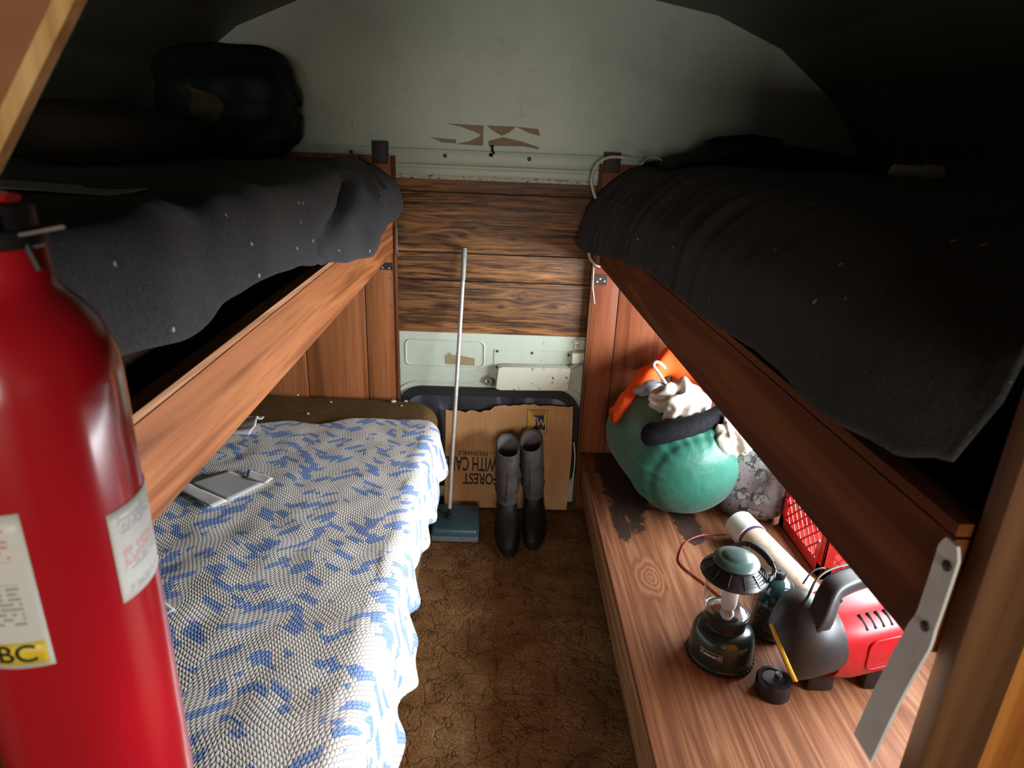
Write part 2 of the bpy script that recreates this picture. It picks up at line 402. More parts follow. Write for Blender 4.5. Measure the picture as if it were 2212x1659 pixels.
# ------------------------------------------------------------------ mesh helpers
def nb(): return bmesh.new()
def add(bm, verts, faces):
    vs = [bm.verts.new(v) for v in verts]
    for f in faces:
        try: bm.faces.new([vs[i] for i in f])
        except ValueError: pass
    return vs
def box(bm, lo, hi, bev=0, mat=None, seg=2):
    x0, y0, z0 = lo; x1, y1, z1 = hi
    vs = add(bm, [(x0, y0, z0), (x1, y0, z0), (x1, y1, z0), (x0, y1, z0), (x0, y0, z1), (x1, y0, z1), (x1, y1, z1), (x0, y1, z1)],
             [(0, 3, 2, 1), (4, 5, 6, 7), (0, 1, 5, 4), (1, 2, 6, 5), (2, 3, 7, 6), (3, 0, 4, 7)])
    if bev:
        es = list({e for v in vs for e in v.link_edges})
        r = bmesh.ops.bevel(bm, geom=es, offset=bev, segments=seg, affect='EDGES', profile=.5)
        vs = list({v for f in r['faces'] for v in f.verts} | {v for v in vs if v.is_valid})
    if mat is not None: bmesh.ops.transform(bm, matrix=mat, verts=[v for v in vs if v.is_valid])
    return vs
def loft(bm, rings, cap0=True, cap1=True, closed=True):
    R = [[bm.verts.new(p) for p in r] for r in rings]; n = len(R[0])
    for a, b in zip(R, R[1:]):
        for i in range(n if closed else n - 1):
            j = (i + 1) % n
            bm.faces.new((a[i], a[j], b[j], b[i]))
    if cap0: bm.faces.new(list(reversed(R[0])))
    if cap1: bm.faces.new(R[-1])
    return R
def frame(d):
    d = V(d).normalized(); a = V((0, 0, 1)) if abs(d.z) < .9 else V((1, 0, 0))
    x = d.cross(a).normalized(); return x, x.cross(d).normalized()
def tube(bm, pts, r, n=10, caps=True, flat=1.0):
    pts = [V(p) for p in pts]; rr = r if isinstance(r, (list, tuple)) else [r] * len(pts)
    rings = []; px = None
    for i, p in enumerate(pts):
        d = (pts[min(i + 1, len(pts) - 1)] - pts[max(i - 1, 0)]).normalized()
        if px is None: x, y = frame(d)
        else:
            x = (px - d * px.dot(d)).normalized(); y = d.cross(x) * -1
            y = x.cross(d)
        px = x
        rings.append([p + (x * math.cos(2 * PI * k / n) + y * math.sin(2 * PI * k / n) * flat) * rr[i] for k in range(n)])
    loft(bm, rings, caps, caps)
def lathe(bm, prof, c=(0, 0, 0), n=40, mat=None, cap0=True, cap1=True):
    rings = []
    for r, z in prof:
        rings.append([V((math.cos(2 * PI * k / n) * max(r, 1e-4), math.sin(2 * PI * k / n) * max(r, 1e-4), z)) for k in range(n)])
    T = Matrix.Translation(c) @ (mat if mat is not None else Matrix())
    loft(bm, [[T @ p for p in r] for r in rings], cap0, cap1)
def smoothpath(pts, k=6):
    pts = [V(p) for p in pts]; out = []
    for i in range(len(pts) - 1):
        p0, p1, p2, p3 = pts[max(i - 1, 0)], pts[i], pts[i + 1], pts[min(i + 2, len(pts) - 1)]
        for j in range(k):
            t = j / k
            out.append(.5 * ((2 * p1) + (p2 - p0) * t + (2 * p0 - 5 * p1 + 4 * p2 - p3) * t * t + (3 * p1 - p0 - 3 * p2 + p3) * t ** 3))
    out.append(pts[-1]); return out
def prism(bm, poly, th, mat):
    """2-D outline in the local XY plane extruded along local +Z by th"""
    n = len(poly); a = [mat @ V((x, y, 0)) for x, y in poly]; b = [mat @ V((x, y, th)) for x, y in poly]
    add(bm, a + b, [tuple(reversed(range(n))), tuple(range(n, 2 * n))] + [(i, (i + 1) % n, n + (i + 1) % n, n + i) for i in range(n)])
def grid(bm, fn, nu, nv, uv=None):
    vs = [[bm.verts.new(fn(i / nu, j / nv)) for j in range(nv + 1)] for i in range(nu + 1)]
    L = bm.loops.layers.uv.verify() if uv else None
    for i in range(nu):
        for j in range(nv):
            f = bm.faces.new((vs[i][j], vs[i + 1][j], vs[i + 1][j + 1], vs[i][j + 1]))
            if uv:
                for lp, (a, b) in zip(f.loops, ((i, j), (i + 1, j), (i + 1, j + 1), (i, j + 1))): lp[L].uv = uv(a / nu, b / nv)
    return vs
def rrect(x0, x1, y0, y1, r, k=6):
    o = []
    for cx, cy, a in ((x1 - r, y1 - r, 0), (x0 + r, y1 - r, 90), (x0 + r, y0 + r, 180), (x1 - r, y0 + r, 270)):
        for i in range(k + 1):
            t = math.radians(a + 90 * i / k); o.append((cx + r * math.cos(t), cy + r * math.sin(t)))
    return o
def supell(n, a, b, p=2.5):
    return [(math.copysign(abs(math.cos(t)) ** (2 / p), math.cos(t)) * a, math.copysign(abs(math.sin(t)) ** (2 / p), math.sin(t)) * b) for t in (2 * PI * k / n for k in range(n))]
def text_bm(s, size, th=.0006, width=None, bold=0.0):
    cu = bpy.data.curves.new('tmp_text', 'FONT'); cu.body = s; cu.size = size; cu.extrude = th / 2; cu.offset = bold
    o = bpy.data.objects.new('tmp_text', cu); COL.objects.link(o); bpy.context.view_layer.update()
    dg = bpy.context.evaluated_depsgraph_get(); me = bpy.data.meshes.new_from_object(o.evaluated_get(dg))
    bm = nb(); bm.from_mesh(me); bpy.data.objects.remove(o); bpy.data.meshes.remove(me); bpy.data.curves.remove(cu)
    xs = [v.co.x for v in bm.verts]; w = max(xs) - min(xs); mn = min(xs)
    k = (width / w) if width else 1
    for v in bm.verts: v.co.x = (v.co.x - mn) * k
    return bm
XZ = lambda y: Matrix(((1, 0, 0, 0), (0, 0, 1, y), (0, 1, 0, 0), (0, 0, 0, 1)))     # local x->X, y->Z, z->Y (faces away)
def backplane(y):   # local x -> X, local y -> Z, thickness toward the viewer (-Y)
    return Matrix(((1, 0, 0, 0), (0, 0, -1, y), (0, 1, 0, 0), (0, 0, 0, 1)))
def obj(name, bm, mat, parent=None, at=None, ang=40, mods=None, label=None):
    me = bpy.data.meshes.new(name); bmesh.ops.recalc_face_normals(bm, faces=bm.faces)
    o = bpy.data.objects.new(name, me)
    off = V(at) if at is not None else (V(parent['o']) if parent is not None else V((0, 0, 0)))
    bmesh.ops.translate(bm, vec=-off, verts=bm.verts)
    bm.to_mesh(me); bm.free()
    for m in (mat if isinstance(mat, list) else [mat]): me.materials.append(m)
    me.polygons.foreach_set('use_smooth', [True] * len(me.polygons)); me.set_sharp_from_angle(angle=math.radians(ang))
    COL.objects.link(o)
    if parent is not None:
        o.parent = parent
        d = off - V(parent['o'])
        o.location = d
    else: o.location = off
    o['o'] = tuple(off)
    if label: o['label'] = label
    if mods: mods(o)
    return o
def thing(name, label, cat, loc, group=None):
    o = bpy.data.objects.new(name, None); COL.objects.link(o); o.location = loc; o['o'] = tuple(loc)
    o.empty_display_size = .05
    o['label'] = label; o['category'] = cat
    if group: o['group'] = group
    return o
def tag(o, label, cat, group=None):
    o['label'] = label; o['category'] = cat
    if group: o['group'] = group
    return o
def struct(name, bm, mat, label=None, **k):
    o = obj(name, bm, mat, **k); o['kind'] = 'structure'
    if label: o['label'] = label
    return o
def solid(th, off=-1):
    def f(o):
        m = o.modifiers.new('thick', 'SOLIDIFY'); m.thickness = th; m.offset = off
    return f
def subsurf(l=1):
    def f(o):
        m = o.modifiers.new('smooth', 'SUBSURF'); m.levels = l; m.render_levels = l
    return f
def lerp_tab(tab, x):
    if x <= tab[0][0]: return tab[0][1]
    for (a, p), (b, q) in zip(tab, tab[1:]):
        if x <= b:
            t = (x - a) / (b - a); t = t * t * (3 - 2 * t); return p + (q - p) * t
    return tab[-1][1]
def nz(x, y, z=0): return noise.noise(V((x, y, z)))
def screw(bm, p, d=(0, -1, 0), r=.006, h=.003):
    p = V(p); d = V(d).normalized()
    tube(bm, [p, p + d * h * .6, p + d * h], [r, r, r * .6], 12)

# ------------------------------------------------------------------ the setting
YB = 2.67
bm = nb(); box(bm, (-1.45, -2.2, -.05), (1.45, 2.75, 0)); struct('floor', bm, M['carpet'])
bm = nb(); box(bm, (-1.5, YB, -.05), (1.5, YB + .05, 2.25)); 
for (x0, x1, z0, z1) in ((-.409, -.072, .652, .766),):       # pressed panel outline on the door skin
    pts = [(x, YB - .0005, z) for x, z in rrect(x0, x1, z0, z1, .022, 5)]
    tube(bm, pts + [pts[0]], .0035, 6, False)
pts = [(x, YB - .001, z) for x, z in rrect(-.475, .385, .06, .578, .13, 8)]
tube(bm, pts + [pts[0]], .006, 8, False)
struct('wall_back', bm, M['mint'])
prof = [(1.40, -.05), (1.40, .66), (1.40, 1.14), (1.40, 1.45), (1.375, 1.57), (1.315, 1.655), (1.21, 1.775)]
cprof = [(1.21, 1.775), (1.0, 1.93), (.75, 2.03), (.4, 2.09), (0, 2.11), (-.4, 2.09), (-.75, 2.03), (-1.0, 1.93), (-1.21, 1.775)]
def shell(bm, pr, y0, y1, th=.03, sg=1):
    n = len(pr); o = []
    for i, (x, z) in enumerate(pr):
        a = V(pr[max(i - 1, 0)]); b = V(pr[min(i + 1, n - 1)]); d = (b - a).normalized()
        nn = V((d.y, -d.x)) * sg; o.append((x + nn.x * th, z + nn.y * th))
    for i in range(n - 1):
        q = [pr[i], pr[i + 1], o[i + 1], o[i]]
        add(bm, [(x, y0, z) for x, z in q] + [(x, y1, z) for x, z in q], [(0, 1, 2, 3), (7, 6, 5, 4), (0, 4, 5, 1), (1, 5, 6, 2), (2, 6, 7, 3), (3, 7, 4, 0)])
WY0, WY1 = .62, 2.42
bm = nb()
shell(bm, prof[:2], -2.2, YB); shell(bm, prof[2:], -2.2, YB); shell(bm, prof[1:3], -2.2, WY0); shell(bm, prof[1:3], WY1, YB)
struct('wall_right', bm, M['shaded_olive'])
bm = nb(); shell(bm, [(-x, z) for x, z in prof], -2.2, YB, sg=-1); struct('wall_left', bm, M['shaded_olive'])
bm = nb(); shell(bm, cprof, -2.2, YB); struct('ceiling', bm, M['shaded_olive'])
bm = nb()   # front bulkhead behind the viewer, with the windscreen opening
box(bm, (-1.45, -2.25, -.05), (1.45, -2.2, 1.05)); box(bm, (-1.45, -2.25, 1.75), (1.45, -2.2, 2.2)); box(bm, (-1.45, -2.25, 1.05), (-.9, -2.2, 1.75)); box(bm, (.9, -2.25, 1.05), (1.45, -2.2, 1.75))
struct('wall_front', bm, M['mint'])

# side window on the right, hidden under the upper bunk
w = bpy.data.objects.new('window_2', None); COL.objects.link(w); w.location = (1.4, 1.5, .66); w['o'] = (1.4, 1.5, .66); w['kind'] = 'structure'
bm = nb()
for a in ((WY0, WY0 + .025, .66, 1.14), (WY1 - .025, WY1, .66, 1.14), (1.49, 1.515, .66, 1.14)): box(bm, (1.385, a[0], a[2]), (1.415, a[1], a[3]))
for a in ((.66, .68), (1.12, 1.14)): box(bm, (1.384, WY0, a[0]), (1.416, WY1, a[1]))
obj('window_frame', bm, M['steel'], w)
bm = nb(); box(bm, (1.40, WY0 + .01, .67), (1.403, WY1 - .01, 1.13)); obj('glass_pane', bm, M['glass'], w)

# rear window with its rubber gasket
w = bpy.data.objects.new('window_1', None); COL.objects.link(w); w.location = (-.04, YB, .1); w['o'] = (-.04, YB, .1); w['kind'] = 'structure'
bm = nb()
o_ = rrect(-.455, .362, .075, .558, .12, 8); i_ = rrect(-.42, .325, .11, .522, .095, 8)
n = len(o_)
f = [V((x, YB - .02, z)) for x, z in o_]; g = [V((x, YB - .018, z)) for x, z in i_]
fb = [V((x, YB + .002, z)) for x, z in o_]; gb = [V((x, YB + .002, z)) for x, z in i_]
loft(bm, [[p for p in q] for q in (fb, f, g, gb)], False, False)
obj('rubber_gasket', bm, M['rubber'], w)
bm = nb(); prism(bm, rrect(-.43, .335, .10, .532, .1, 8), .004, backplane(YB - .001)); obj('glass_pane', bm, M['rearglass'], w)

# ledge above the plank panelling
bm = nb()
box(bm, (-1.4, YB - .018, 1.478), (1.4, YB + .004, 1.535), .003)
box(bm, (-1.4, YB - .030, 1.466), (1.4, YB, 1.480), .005)
box(bm, (-1.4, YB - .022, 1.440), (1.4, YB, 1.467), .004)
t1 = struct('trim_1', bm, M['mint'])
for x in (-.60, -.24, .085):
    bm = nb(); screw(bm, (x, YB - .018, 1.512), r=.008); obj('screw', bm, M['darksteel'], t1)
bm = nb(); box(bm, (-1.4, YB - .017, 1.424), (1.4, YB, 1.441), .002); struct('trim_2', bm, M['chipped'])

# printed plank panelling
bm = nb()
for z0, z1 in ((.805, 1.026), (1.031, 1.138), (1.143, 1.374), (1.379, 1.424)): box(bm, (-.50, YB - .014, z0), (.42, YB - .003, z1), .0015)
pp = struct('trim_3', bm, M['plank'])
bm = nb(); box(bm, (-.50, YB - .006, .803), (.42, YB, 1.424)); obj('groove_backing', bm, M['groove'], pp)

# torn label remains on the upper wall
bm = nb()
for poly in ([(-.306, 1.580), (-.285, 1.576), (-.200, 1.572), (-.199, 1.558), (-.255, 1.560), (-.275, 1.568)],
             [(-.240, 1.629), (-.095, 1.626), (-.095, 1.553), (-.20, 1.556), (-.15, 1.568), (-.115, 1.584), (-.105, 1.592), (-.13, 1.603), (-.18, 1.618)],
             [(-.085, 1.627), (.03, 1.627), (.005, 1.605), (-.025, 1.592), (-.06, 1.610)],
             [(.03, 1.627), (.115, 1.622), (.125, 1.596), (.08, 1.606)],
             [(-.075, 1.554), (.06, 1.557), (.12, 1.549), (.122, 1.556), (.065, 1.572), (-.02, 1.588), (-.075, 1.572)]):
    prism(bm, poly, .0008, backplane(YB))
tag(obj('torn_label', bm, M['residue'], at=(-.09, YB, 1.55)), 'tan torn sticker remains high on the pale green wall above the ledge', 'sticker')
bm = nb(); prism(bm, [(-.24, .660), (-.112, .657), (-.112, .690), (-.18, .701), (-.215, .703), (-.215, .712), (-.228, .711), (-.228, .704), (-.24, .702)], .0008, backplane(YB))
tag(obj('torn_label', bm, M['residue'], at=(-.18, YB, .66)), 'tan torn sticker left on the pressed door panel behind the broom pole', 'sticker')
bm = nb()
for i in range(9):
    x, z = -.06 + random.uniform(-.012, .012), 1.538 + random.uniform(-.02, .018)
    prism(bm, [(x + .006 * math.cos(a) * random.uniform(.4, 1.2), z + .007 * math.sin(a) * random.uniform(.4, 1.3)) for a in (0, .9, 1.9, 2.8, 3.8, 4.9, 5.6)], .0012, backplane(YB - .018))
tag(obj('paint_chip', bm, M['black_hole'], at=(-.06, YB, 1.53)), 'black chipped spot on the ledge below the torn tan sticker', 'paint chip')

# latch cover on the rear door
t = thing('latch_cover', 'scuffed cream metal latch cover above the rear window', 'latch cover', (.14, YB, .575))
bm = nb(); prism(bm, [(-.028, .575), (.305, .575), (.305, .734), (-.028, .734)], .003, backplane(YB)); obj('mounting_plate', bm, M['mint'], t)
bm = nb()
q = [(-.020, .566), (.300, .574), (.300, .678), (-.010, .674)]
rings = []
for dy, k in ((.0, 1.0), (.045, 1.0), (.052, .97)):
    cx = sum(a for a, b in q) / 4; cz = sum(b for a, b in q) / 4
    r = []
    for i in range(4):
        for s in (-.12, .12):
            a = q[i]; nbq = q[(i + (1 if s > 0 else -1)) % 4]; tt = .06
            p = (a[0] + (nbq[0] - a[0]) * tt, a[1] + (nbq[1] - a[1]) * tt)
            r.append(V((cx + (p[0] - cx) * k, YB - .003 - dy, cz + (p[1] - cz) * k)))
    rings.append(r)
loft(bm, rings); obj('cover', bm, M['cream'], t)
for x, z in ((-.015, .727), (.135, .724), (.293, .72), (-.015, .655)):
    bm = nb(); screw(bm, (x, YB - .003, z), r=.006); obj('screw', bm, M['rust'], t)
bm = nb()
for x0, z0, x1, z1 in ((.222, .640, .232, .622), (.228, .616, .222, .606), (.278, .640, .292, .630), (.135, .606, .138, .602)):
    bm = nb(); d = V((x1 - x0, z1 - z0)); nn = V((-d.y, d.x)).normalized() * .003
    prism(bm, [(x0, z0), ((x0 + x1) / 2 + nn.x, (z0 + z1) / 2 + nn.y), (x1, z1), ((x0 + x1) / 2 - nn.x, (z0 + z1) / 2 - nn.y)], .0008, backplane(YB - .0551))
    obj('rust_chip', bm, M['rust'], t)
t = thing('door_hinge', 'small cream hinge bracket on the rear door by the right wood panel', 'hinge', (.33, YB, .70))
bm = nb(); box(bm, (.312, YB - .006, .748), (.375, YB, .789), .002); obj('hinge_plate', bm, M['cream'], t)
bm = nb(); screw(bm, (.327, YB - .006, .772), r=.007); obj('screw', bm, M['steel'], t)
bm = nb(); add(bm, [(.306, YB, .742), (.375, YB, .746), (.375, YB, .70), (.306, YB, .688), (.306, YB - .03, .735), (.375, YB - .03, .742), (.375, YB - .03, .70), (.306, YB - .03, .69)],
    [(0, 1, 2, 3), (4, 5, 6, 7), (0, 1, 5, 4), (1, 2, 6, 5), (2, 3, 7, 6), (3, 0, 4, 7)]); obj('hinge_arm', bm, M['cream'], t)
bm = nb(); tube(bm, [(.30, YB - .02, .67), (.40, YB - .02, .725)], .012, 10); obj('strut', bm, M['grip'], t)
bm = nb()
grid(bm, lambda a, b: V((-.064 + .042 * a, YB - .012 - .012 * math.sin(a * 9 + b * 3), .575 + .034 * b + .006 * math.sin(a * 7))), 10, 8)
tag(obj('crumpled_wrapper', bm, M['steel'], at=(-.05, YB, .575), mods=solid(.001)), 'crumpled silvery wrapper tucked left of the cream latch cover', 'wrapper')

# ------------------------------------------------------------------ end panels
def end_panel(side):
    L = side == 'L'
    lab = 'reddish brown grooved wood panel at the ' + ('foot of the left bunks' if L else 'far end of the right bunks')
    t = thing('bunk_end_panel', lab, 'wood panel', (-.9 if L else .85, 2.63, 0), 'end panels of the bunks')
    xs = [-1.365, -1.10, -.82, -.563, -.441] if L else [.366, .476, .735, 1.03, 1.365]
    bm = nb()
    for a, b in zip(xs, xs[1:]): box(bm, (a + .0018, 2.620, 0.0), (b - .0018, 2.627, 1.505), .0012)
    obj('board', bm, M['panel'] if L else M['panel_red'], t)
    bm = nb(); box(bm, (-1.365 if L else .3665, 2.6255, 0), (-.4415 if L else 1.365, 2.640, 1.503)); obj('groove_backing', bm, M['groove'], t)
    x0, x1 = (-.441, -.430) if L else (.356, .366)
    bm = nb(); box(bm, (x0, 2.616, 0), (x1, 2.645, 1.505), .001); obj('edge_strip', bm, M['panel_edge'], t)
    bm = nb()
    if L: box(bm, (-.512, 2.600, 1.475), (-.456, 2.645, 1.556), .002)
    else: box(bm, (.372, 2.600, 1.475), (.432, 2.645, 1.548), .002)
    obj('corner_cap', bm, M['blackmetal'], t)
    if L: sp = [(-.459, 1.035), (-.458, .76), (-.458, .60), (-.458, .92)]
    else: sp = [(.39, 1.0), (.382, .88)]
    for x, z in sp:
        bm = nb(); screw(bm, (x, 2.620, z), r=.0025, h=.001); obj('nail', bm, M['darksteel'], t)
    return t
t = end_panel('L'); end_panel('R')
bm = nb(); tube(bm, [(-.426, 2.606, 1.255), (-.424, 2.60, 1.23), (-.424, 2.598, 1.15), (-.418, 2.60, 1.128)], [.004, .011, .011, .004], 8, True, .22); ms = obj('metal_strip', bm, M['steel'], t, label='grey metal strip')
bm = nb(); screw(bm, (-.424, 2.597, 1.19), r=.003); obj('screw', bm, M['darksteel'], ms)
t = thing('hanging_rod', 'thin pale metal rod hanging down the right wood panel edge', 'rod', (.362, 2.60, .96))
bm = nb(); tube(bm, [(.362, 2.606, 1.11), (.364, 2.606, 1.03), (.378, 2.606, .962)], [.0028, .0028, .002], 8); obj('rod', bm, M['pole'], t)

# ------------------------------------------------------------------ bunks
def bunk(side):
    L = side == 'L'
    y0, y1 = .462, 2.612
    if L: zb = lambda y: 1.078 + (y - .7) * .033; zt = lambda y: zb(y) + .138; xf, xb = -.440, -.462
    else: zb = lambda y: 1.139 - (y - .48) * .009; zt = lambda y: 1.256 - (y - .55) * .006; xf, xb = .385, .407
    t = thing('upper_bunk', ('upper left bunk with an orange brown board rail over the crocheted bed' if L else 'upper right bunk with a shade-darkened brown board rail over the bench'), 'bunk', (xb, 1.5, zb(1.5)), 'upper bunks')
    def beam(xa, xc, f0, f1, ya=y0, yb=y1):
        bm = nb(); rings = []
        for i in range(13):
            y = ya + (yb - ya) * i / 12
            rings.append([(xa, y, f0(y)), (xc, y, f0(y)), (xc, y, f1(y)), (xa, y, f1(y))])
        loft(bm, rings); return bm
    obj('rail', beam(xf, xb, zb, zt), M['rail'] if L else M['rail_shaded'], t)
    obj('rail_cap', beam(xf + (.001 if L else -.001), xb - (.006 if L else -.006), lambda y: zt(y) + .003, lambda y: zt(y) + .015 + .0015 * nz(y * 9, 1)), M['rail_edge'] if L else M['rail_shaded'], t)
    xw = -1.385 if L else 1.385
    obj('deck', beam(xb, xw, lambda y: zb(y) + .075, lambda y: zb(y) + .09), M['deck'], t)
    # steel angle under the far end of the rail
    bm = nb()
    if L:
        prism(bm, [(-.447, 1.068), (-.499, 1.070), (-.499, 1.076), (-.478, 1.097), (-.447, 1.098)], .003, backplane(2.6185))
        sp = [(-.462, 1.076), (-.488, 1.078)]
    else:
        prism(bm, [(.370, 1.040), (.420, 1.038), (.420, 1.08), (.370, 1.082)], .003, backplane(2.6185)); sp = [(.381, 1.052), (.392, 1.064), (.41, 1.055)]
    br = obj('corner_bracket', bm, M['darksteel'], t)
    for x, z in sp:
        bm = nb(); screw(bm, (x, 2.6155, z), r=.0045, h=.002); obj('screw', bm, M['steel'], br)
    return t
BL = bunk('L'); BR = bunk('R')
# steel strap at the near end of the right rail
bm = nb()
path = smoothpath([(.3825, .461, 1.255), (.3825, .461, 1.22), (.3825, .462, 1.175), (.381, .463, 1.155), (.375, .464, 1.12), (.368, .465, 1.07), (.362, .465, 1.02)], 5)
rings = []
for i, p in enumerate(path):
    d = (path[min(i + 1, len(path) - 1)] - path[max(i - 1, 0)]).normalized(); wv = V((0, 1, 0)); nn = d.cross(wv).normalized()
    hw = (.0125 if i < 11 else min(.0155, .0125 + .0006 * (i - 10))) if i > 1 else (.007 + .0055 * i / 2)
    rings.append([p + wv * hw + nn * .0015, p - wv * hw + nn * .0015, p - wv * hw - nn * .0015, p + wv * hw - nn * .0015])
loft(bm, rings)
st = obj('steel_strap', bm, M['strap'], BR, label='bent galvanised steel strap')
for y, z, x in ((.457, 1.234, .381), (.460, 1.169, .381)):
    bm = nb(); screw(bm, (x, y, z), (-1, 0, 0), .0048, .003); obj('bolt', bm, M['darksteel'], st)
# near end panels / posts
bm = nb(); box(bm, (.396, .436, 0), (.4515, .458, 2.05), .002)
tag(obj('bunk_post', bm, M['post'], at=(.415, .447, 0)), 'brown wooden bunk post close in the right foreground', 'post')
bm = nb(); box(bm, (.453, .452, 0), (1.20, .466, 1.76)); struct('wall_1', bm, M['orange_panel'])  # near end panel; unseen upper part raised to shade the upper right
bm = nb(); box(bm, (-1.39, .452, 0), (-.372, .466, 1.49)); struct('wall_2', bm, M['deck'])

# ------------------------------------------------------------------ mattresses
def rbox(bm, x0, x1, y0, y1, z0, z1, rc, re, k=5):
    rings = []
    for i in range(k + 1):
        a = PI / 2 * i / k; ins = re * (1 - math.sin(a)); z = z0 + re * (1 - math.cos(a))
        rings.append([(x, y, z) for x, y in rrect(x0 + ins, x1 - ins, y0 + ins, y1 - ins, max(rc - ins, .004), 8)])
    for i in range(k + 1):
        a = PI / 2 * i / k; ins = re * (1 - math.cos(a)); z = z1 - re * (1 - math.sin(a))
        rings.append([(x, y, z) for x, y in rrect(x0 + ins, x1 - ins, y0 + ins, y1 - ins, max(rc - ins, .004), 8)])
    loft(bm, rings)
bm = nb(); rbox(bm, -1.36, -.515, .50, 2.58, 1.20, 1.395, .08, .05)
for v in bm.verts: v.co.z += (v.co.y - 1.5) * .033
tag(obj('mattress', bm, M['ticking'], at=(-.93, 1.5, 1.2)), 'dark brown mattress on the upper left bunk under the grey blanket', 'mattress', 'bunk mattresses')
bm = nb(); rbox(bm, .47, 1.36, .50, 2.58, 1.235, 1.43, .08, .05)
tag(obj('mattress', bm, M['ticking'], at=(.9, 1.5, 1.2)), 'dark brown mattress on the upper right bunk under the charcoal blanket', 'mattress', 'bunk mattresses')
t = thing('lower_bed', 'lower left bed with olive brown mattress below the left bunk', 'bed', (-.8, 1.5, 0))
bm = nb(); box(bm, (-1.385, .47, 0), (-.285, 2.612, .36), .01); obj('bed_base', bm, M['olive_side'], t)
bm = nb(); rbox(bm, -1.385, -.250, .47, 2.614, .362, .525, .16, .06, 6); obj('mattress', bm, M['olive'], t)

# ------------------------------------------------------------------ crocheted blanket
XE = [(.6, -.240), (2.0, -.240), (2.34, -.225)]
OUT = [(.6, .042), (1.2, .044), (1.35, .042), (1.45, .022), (1.6, .008), (1.8, .027), (2.0, .037), (2.25, .045)]
LW = [(.6, .20), (1.0, .195), (1.3, .20), (1.45, .185), (1.62, .165), (1.8, .165), (2.0, .17), (2.2, .14), (2.34, .10)]
def yend(x): return lerp_tab([(-1.3, 2.20), (-1.05, 2.235), (-.93, 2.25), (-.8, 2.29), (-.7, 2.27), (-.55, 2.33), (-.4, 2.335), (-.3, 2.34), (-.2, 2.27)], x)
def cro(u, v):
    R_ = .05
    y = .58 + (2.28 - .58) * v
    xe = lerp_tab(XE, y) + .003 * math.sin(y * 21) + .002 * math.sin(y * 37 + 1); L = lerp_tab(LW, y) + .008 * math.sin(y * 26 + .6) + .006 * math.sin(y * 47)
    flat = (xe - R_) + 1.30; arc = R_ * PI / 2; tot = flat + arc + max(L - R_, .01)
    s = u * tot
    ye = y
    if s < flat:
        x = -1.30 + s; z = .532 + .004 * nz(x * 5, y * 5) + .003 * nz(x * 13, y * 13)
        yy = y + (yend(x) - 2.28) * max(0, (v - .6) / .4) ** 1.0
        return V((x, yy, z))
    yy = y + (yend(-.28) - 2.28 - (s - flat) * .5) * max(0, (v - .6) / .4)
    if s < flat + arc:
        a = (s - flat) / R_; x = xe - R_ + R_ * math.sin(a); z = .532 - R_ + R_ * math.cos(a)
    else:
        d = s - flat - arc; x = xe + (d / .14) * (lerp_tab(OUT, y) + .007 * math.sin(y * 26) + .006 * math.sin(y * 43)); z = .532 - R_ - d
    return V((x, yy, z))
def cro_uv(u, v):
    y = .58 + 1.70 * v; tot = 1.30 + lerp_tab(XE, y) - .05 + .05 * PI / 2 + max(lerp_tab(LW, y) - .05, .01)
    p = cro(u, v); return (u * tot, p.y)
bm = nb(); grid(bm, cro, 150, 200, cro_uv)
tag(obj('crocheted_blanket', bm, M['crochet'], at=(-.75, 1.4, .53), ang=180, mods=solid(.006, 1)), 'white and blue crocheted blanket spread over the lower left bed', 'blanket')

# papers on the blanket
def sheet(name, pts, z, mat, label, cat, curl=.004, group=None):
    a, b, c, d = [V((p[0], p[1], z)) for p in pts]
    bm = nb(); grid(bm, lambda u, v: (a.lerp(b, u)).lerp(d.lerp(c, u), v) + V((0, 0, curl * (math.sin(v * 7 + u * 2) * .5 + .5))), 10, 10)
    o = obj(name, bm, mat, at=(a + c) / 2, mods=solid(.0012, 1)); tag(o, label, cat, group); return o
tt = thing('paper_towel', 'folded white paper towel lying flat on the crocheted blanket under the left rail', 'paper towel', (-.83, 1.75, .54))
def pquad(bm, pts, z, dz=0):
    a, b, c, d = [V((p[0], p[1], z)) for p in pts]
    grid(bm, lambda u, v: (a.lerp(b, u)).lerp(d.lerp(c, u), v) + V((0, 0, dz * .3 * math.sin(v * PI) + .0006 * math.sin(u * 5 + v * 3))), 8, 8)
bm = nb(); pquad(bm, [(-.965, 1.735), (-.815, 1.635), (-.785, 1.672), (-.957, 1.778)], .546, .004); obj('folded_edge', bm, M['paper'], tt, mods=solid(.0012, 1))
bm = nb(); pquad(bm, [(-.957, 1.776), (-.785, 1.670), (-.715, 1.785), (-.865, 1.865)], .545, .002); obj('sheet', bm, M['paper_grey'], tt, mods=solid(.0012, 1))
bm = nb(); pquad(bm, [(-.785, 1.812), (-.712, 1.782), (-.700, 1.812), (-.80, 1.87)], .5475, .002); obj('folded_corner', bm, M['paper'], tt, mods=solid(.0012, 1))
sheet('paper_scrap', [(-.86, 1.19), (-.738, 1.178), (-.712, 1.20), (-.775, 1.245)], .542, M['paper'], 'white paper scrap on the crocheted blanket beside the fire extinguisher', 'paper')
bm = nb()
def wc(u, v):
    x = -1.0 + .10 * u; y = 2.15 + .16 * v
    return V((x + .01 * math.sin(v * 6), y, .538 + .035 * u * math.sin(PI * min(1, v * 1.1)) + .004 * math.sin(v * 20)))
grid(bm, wc, 12, 14)
tag(obj('white_cloth', bm, M['paper'], at=(-.95, 2.22, .535), mods=solid(.0015, 1)), 'white cloth corner poking out under the left rail on the olive mattress', 'cloth')
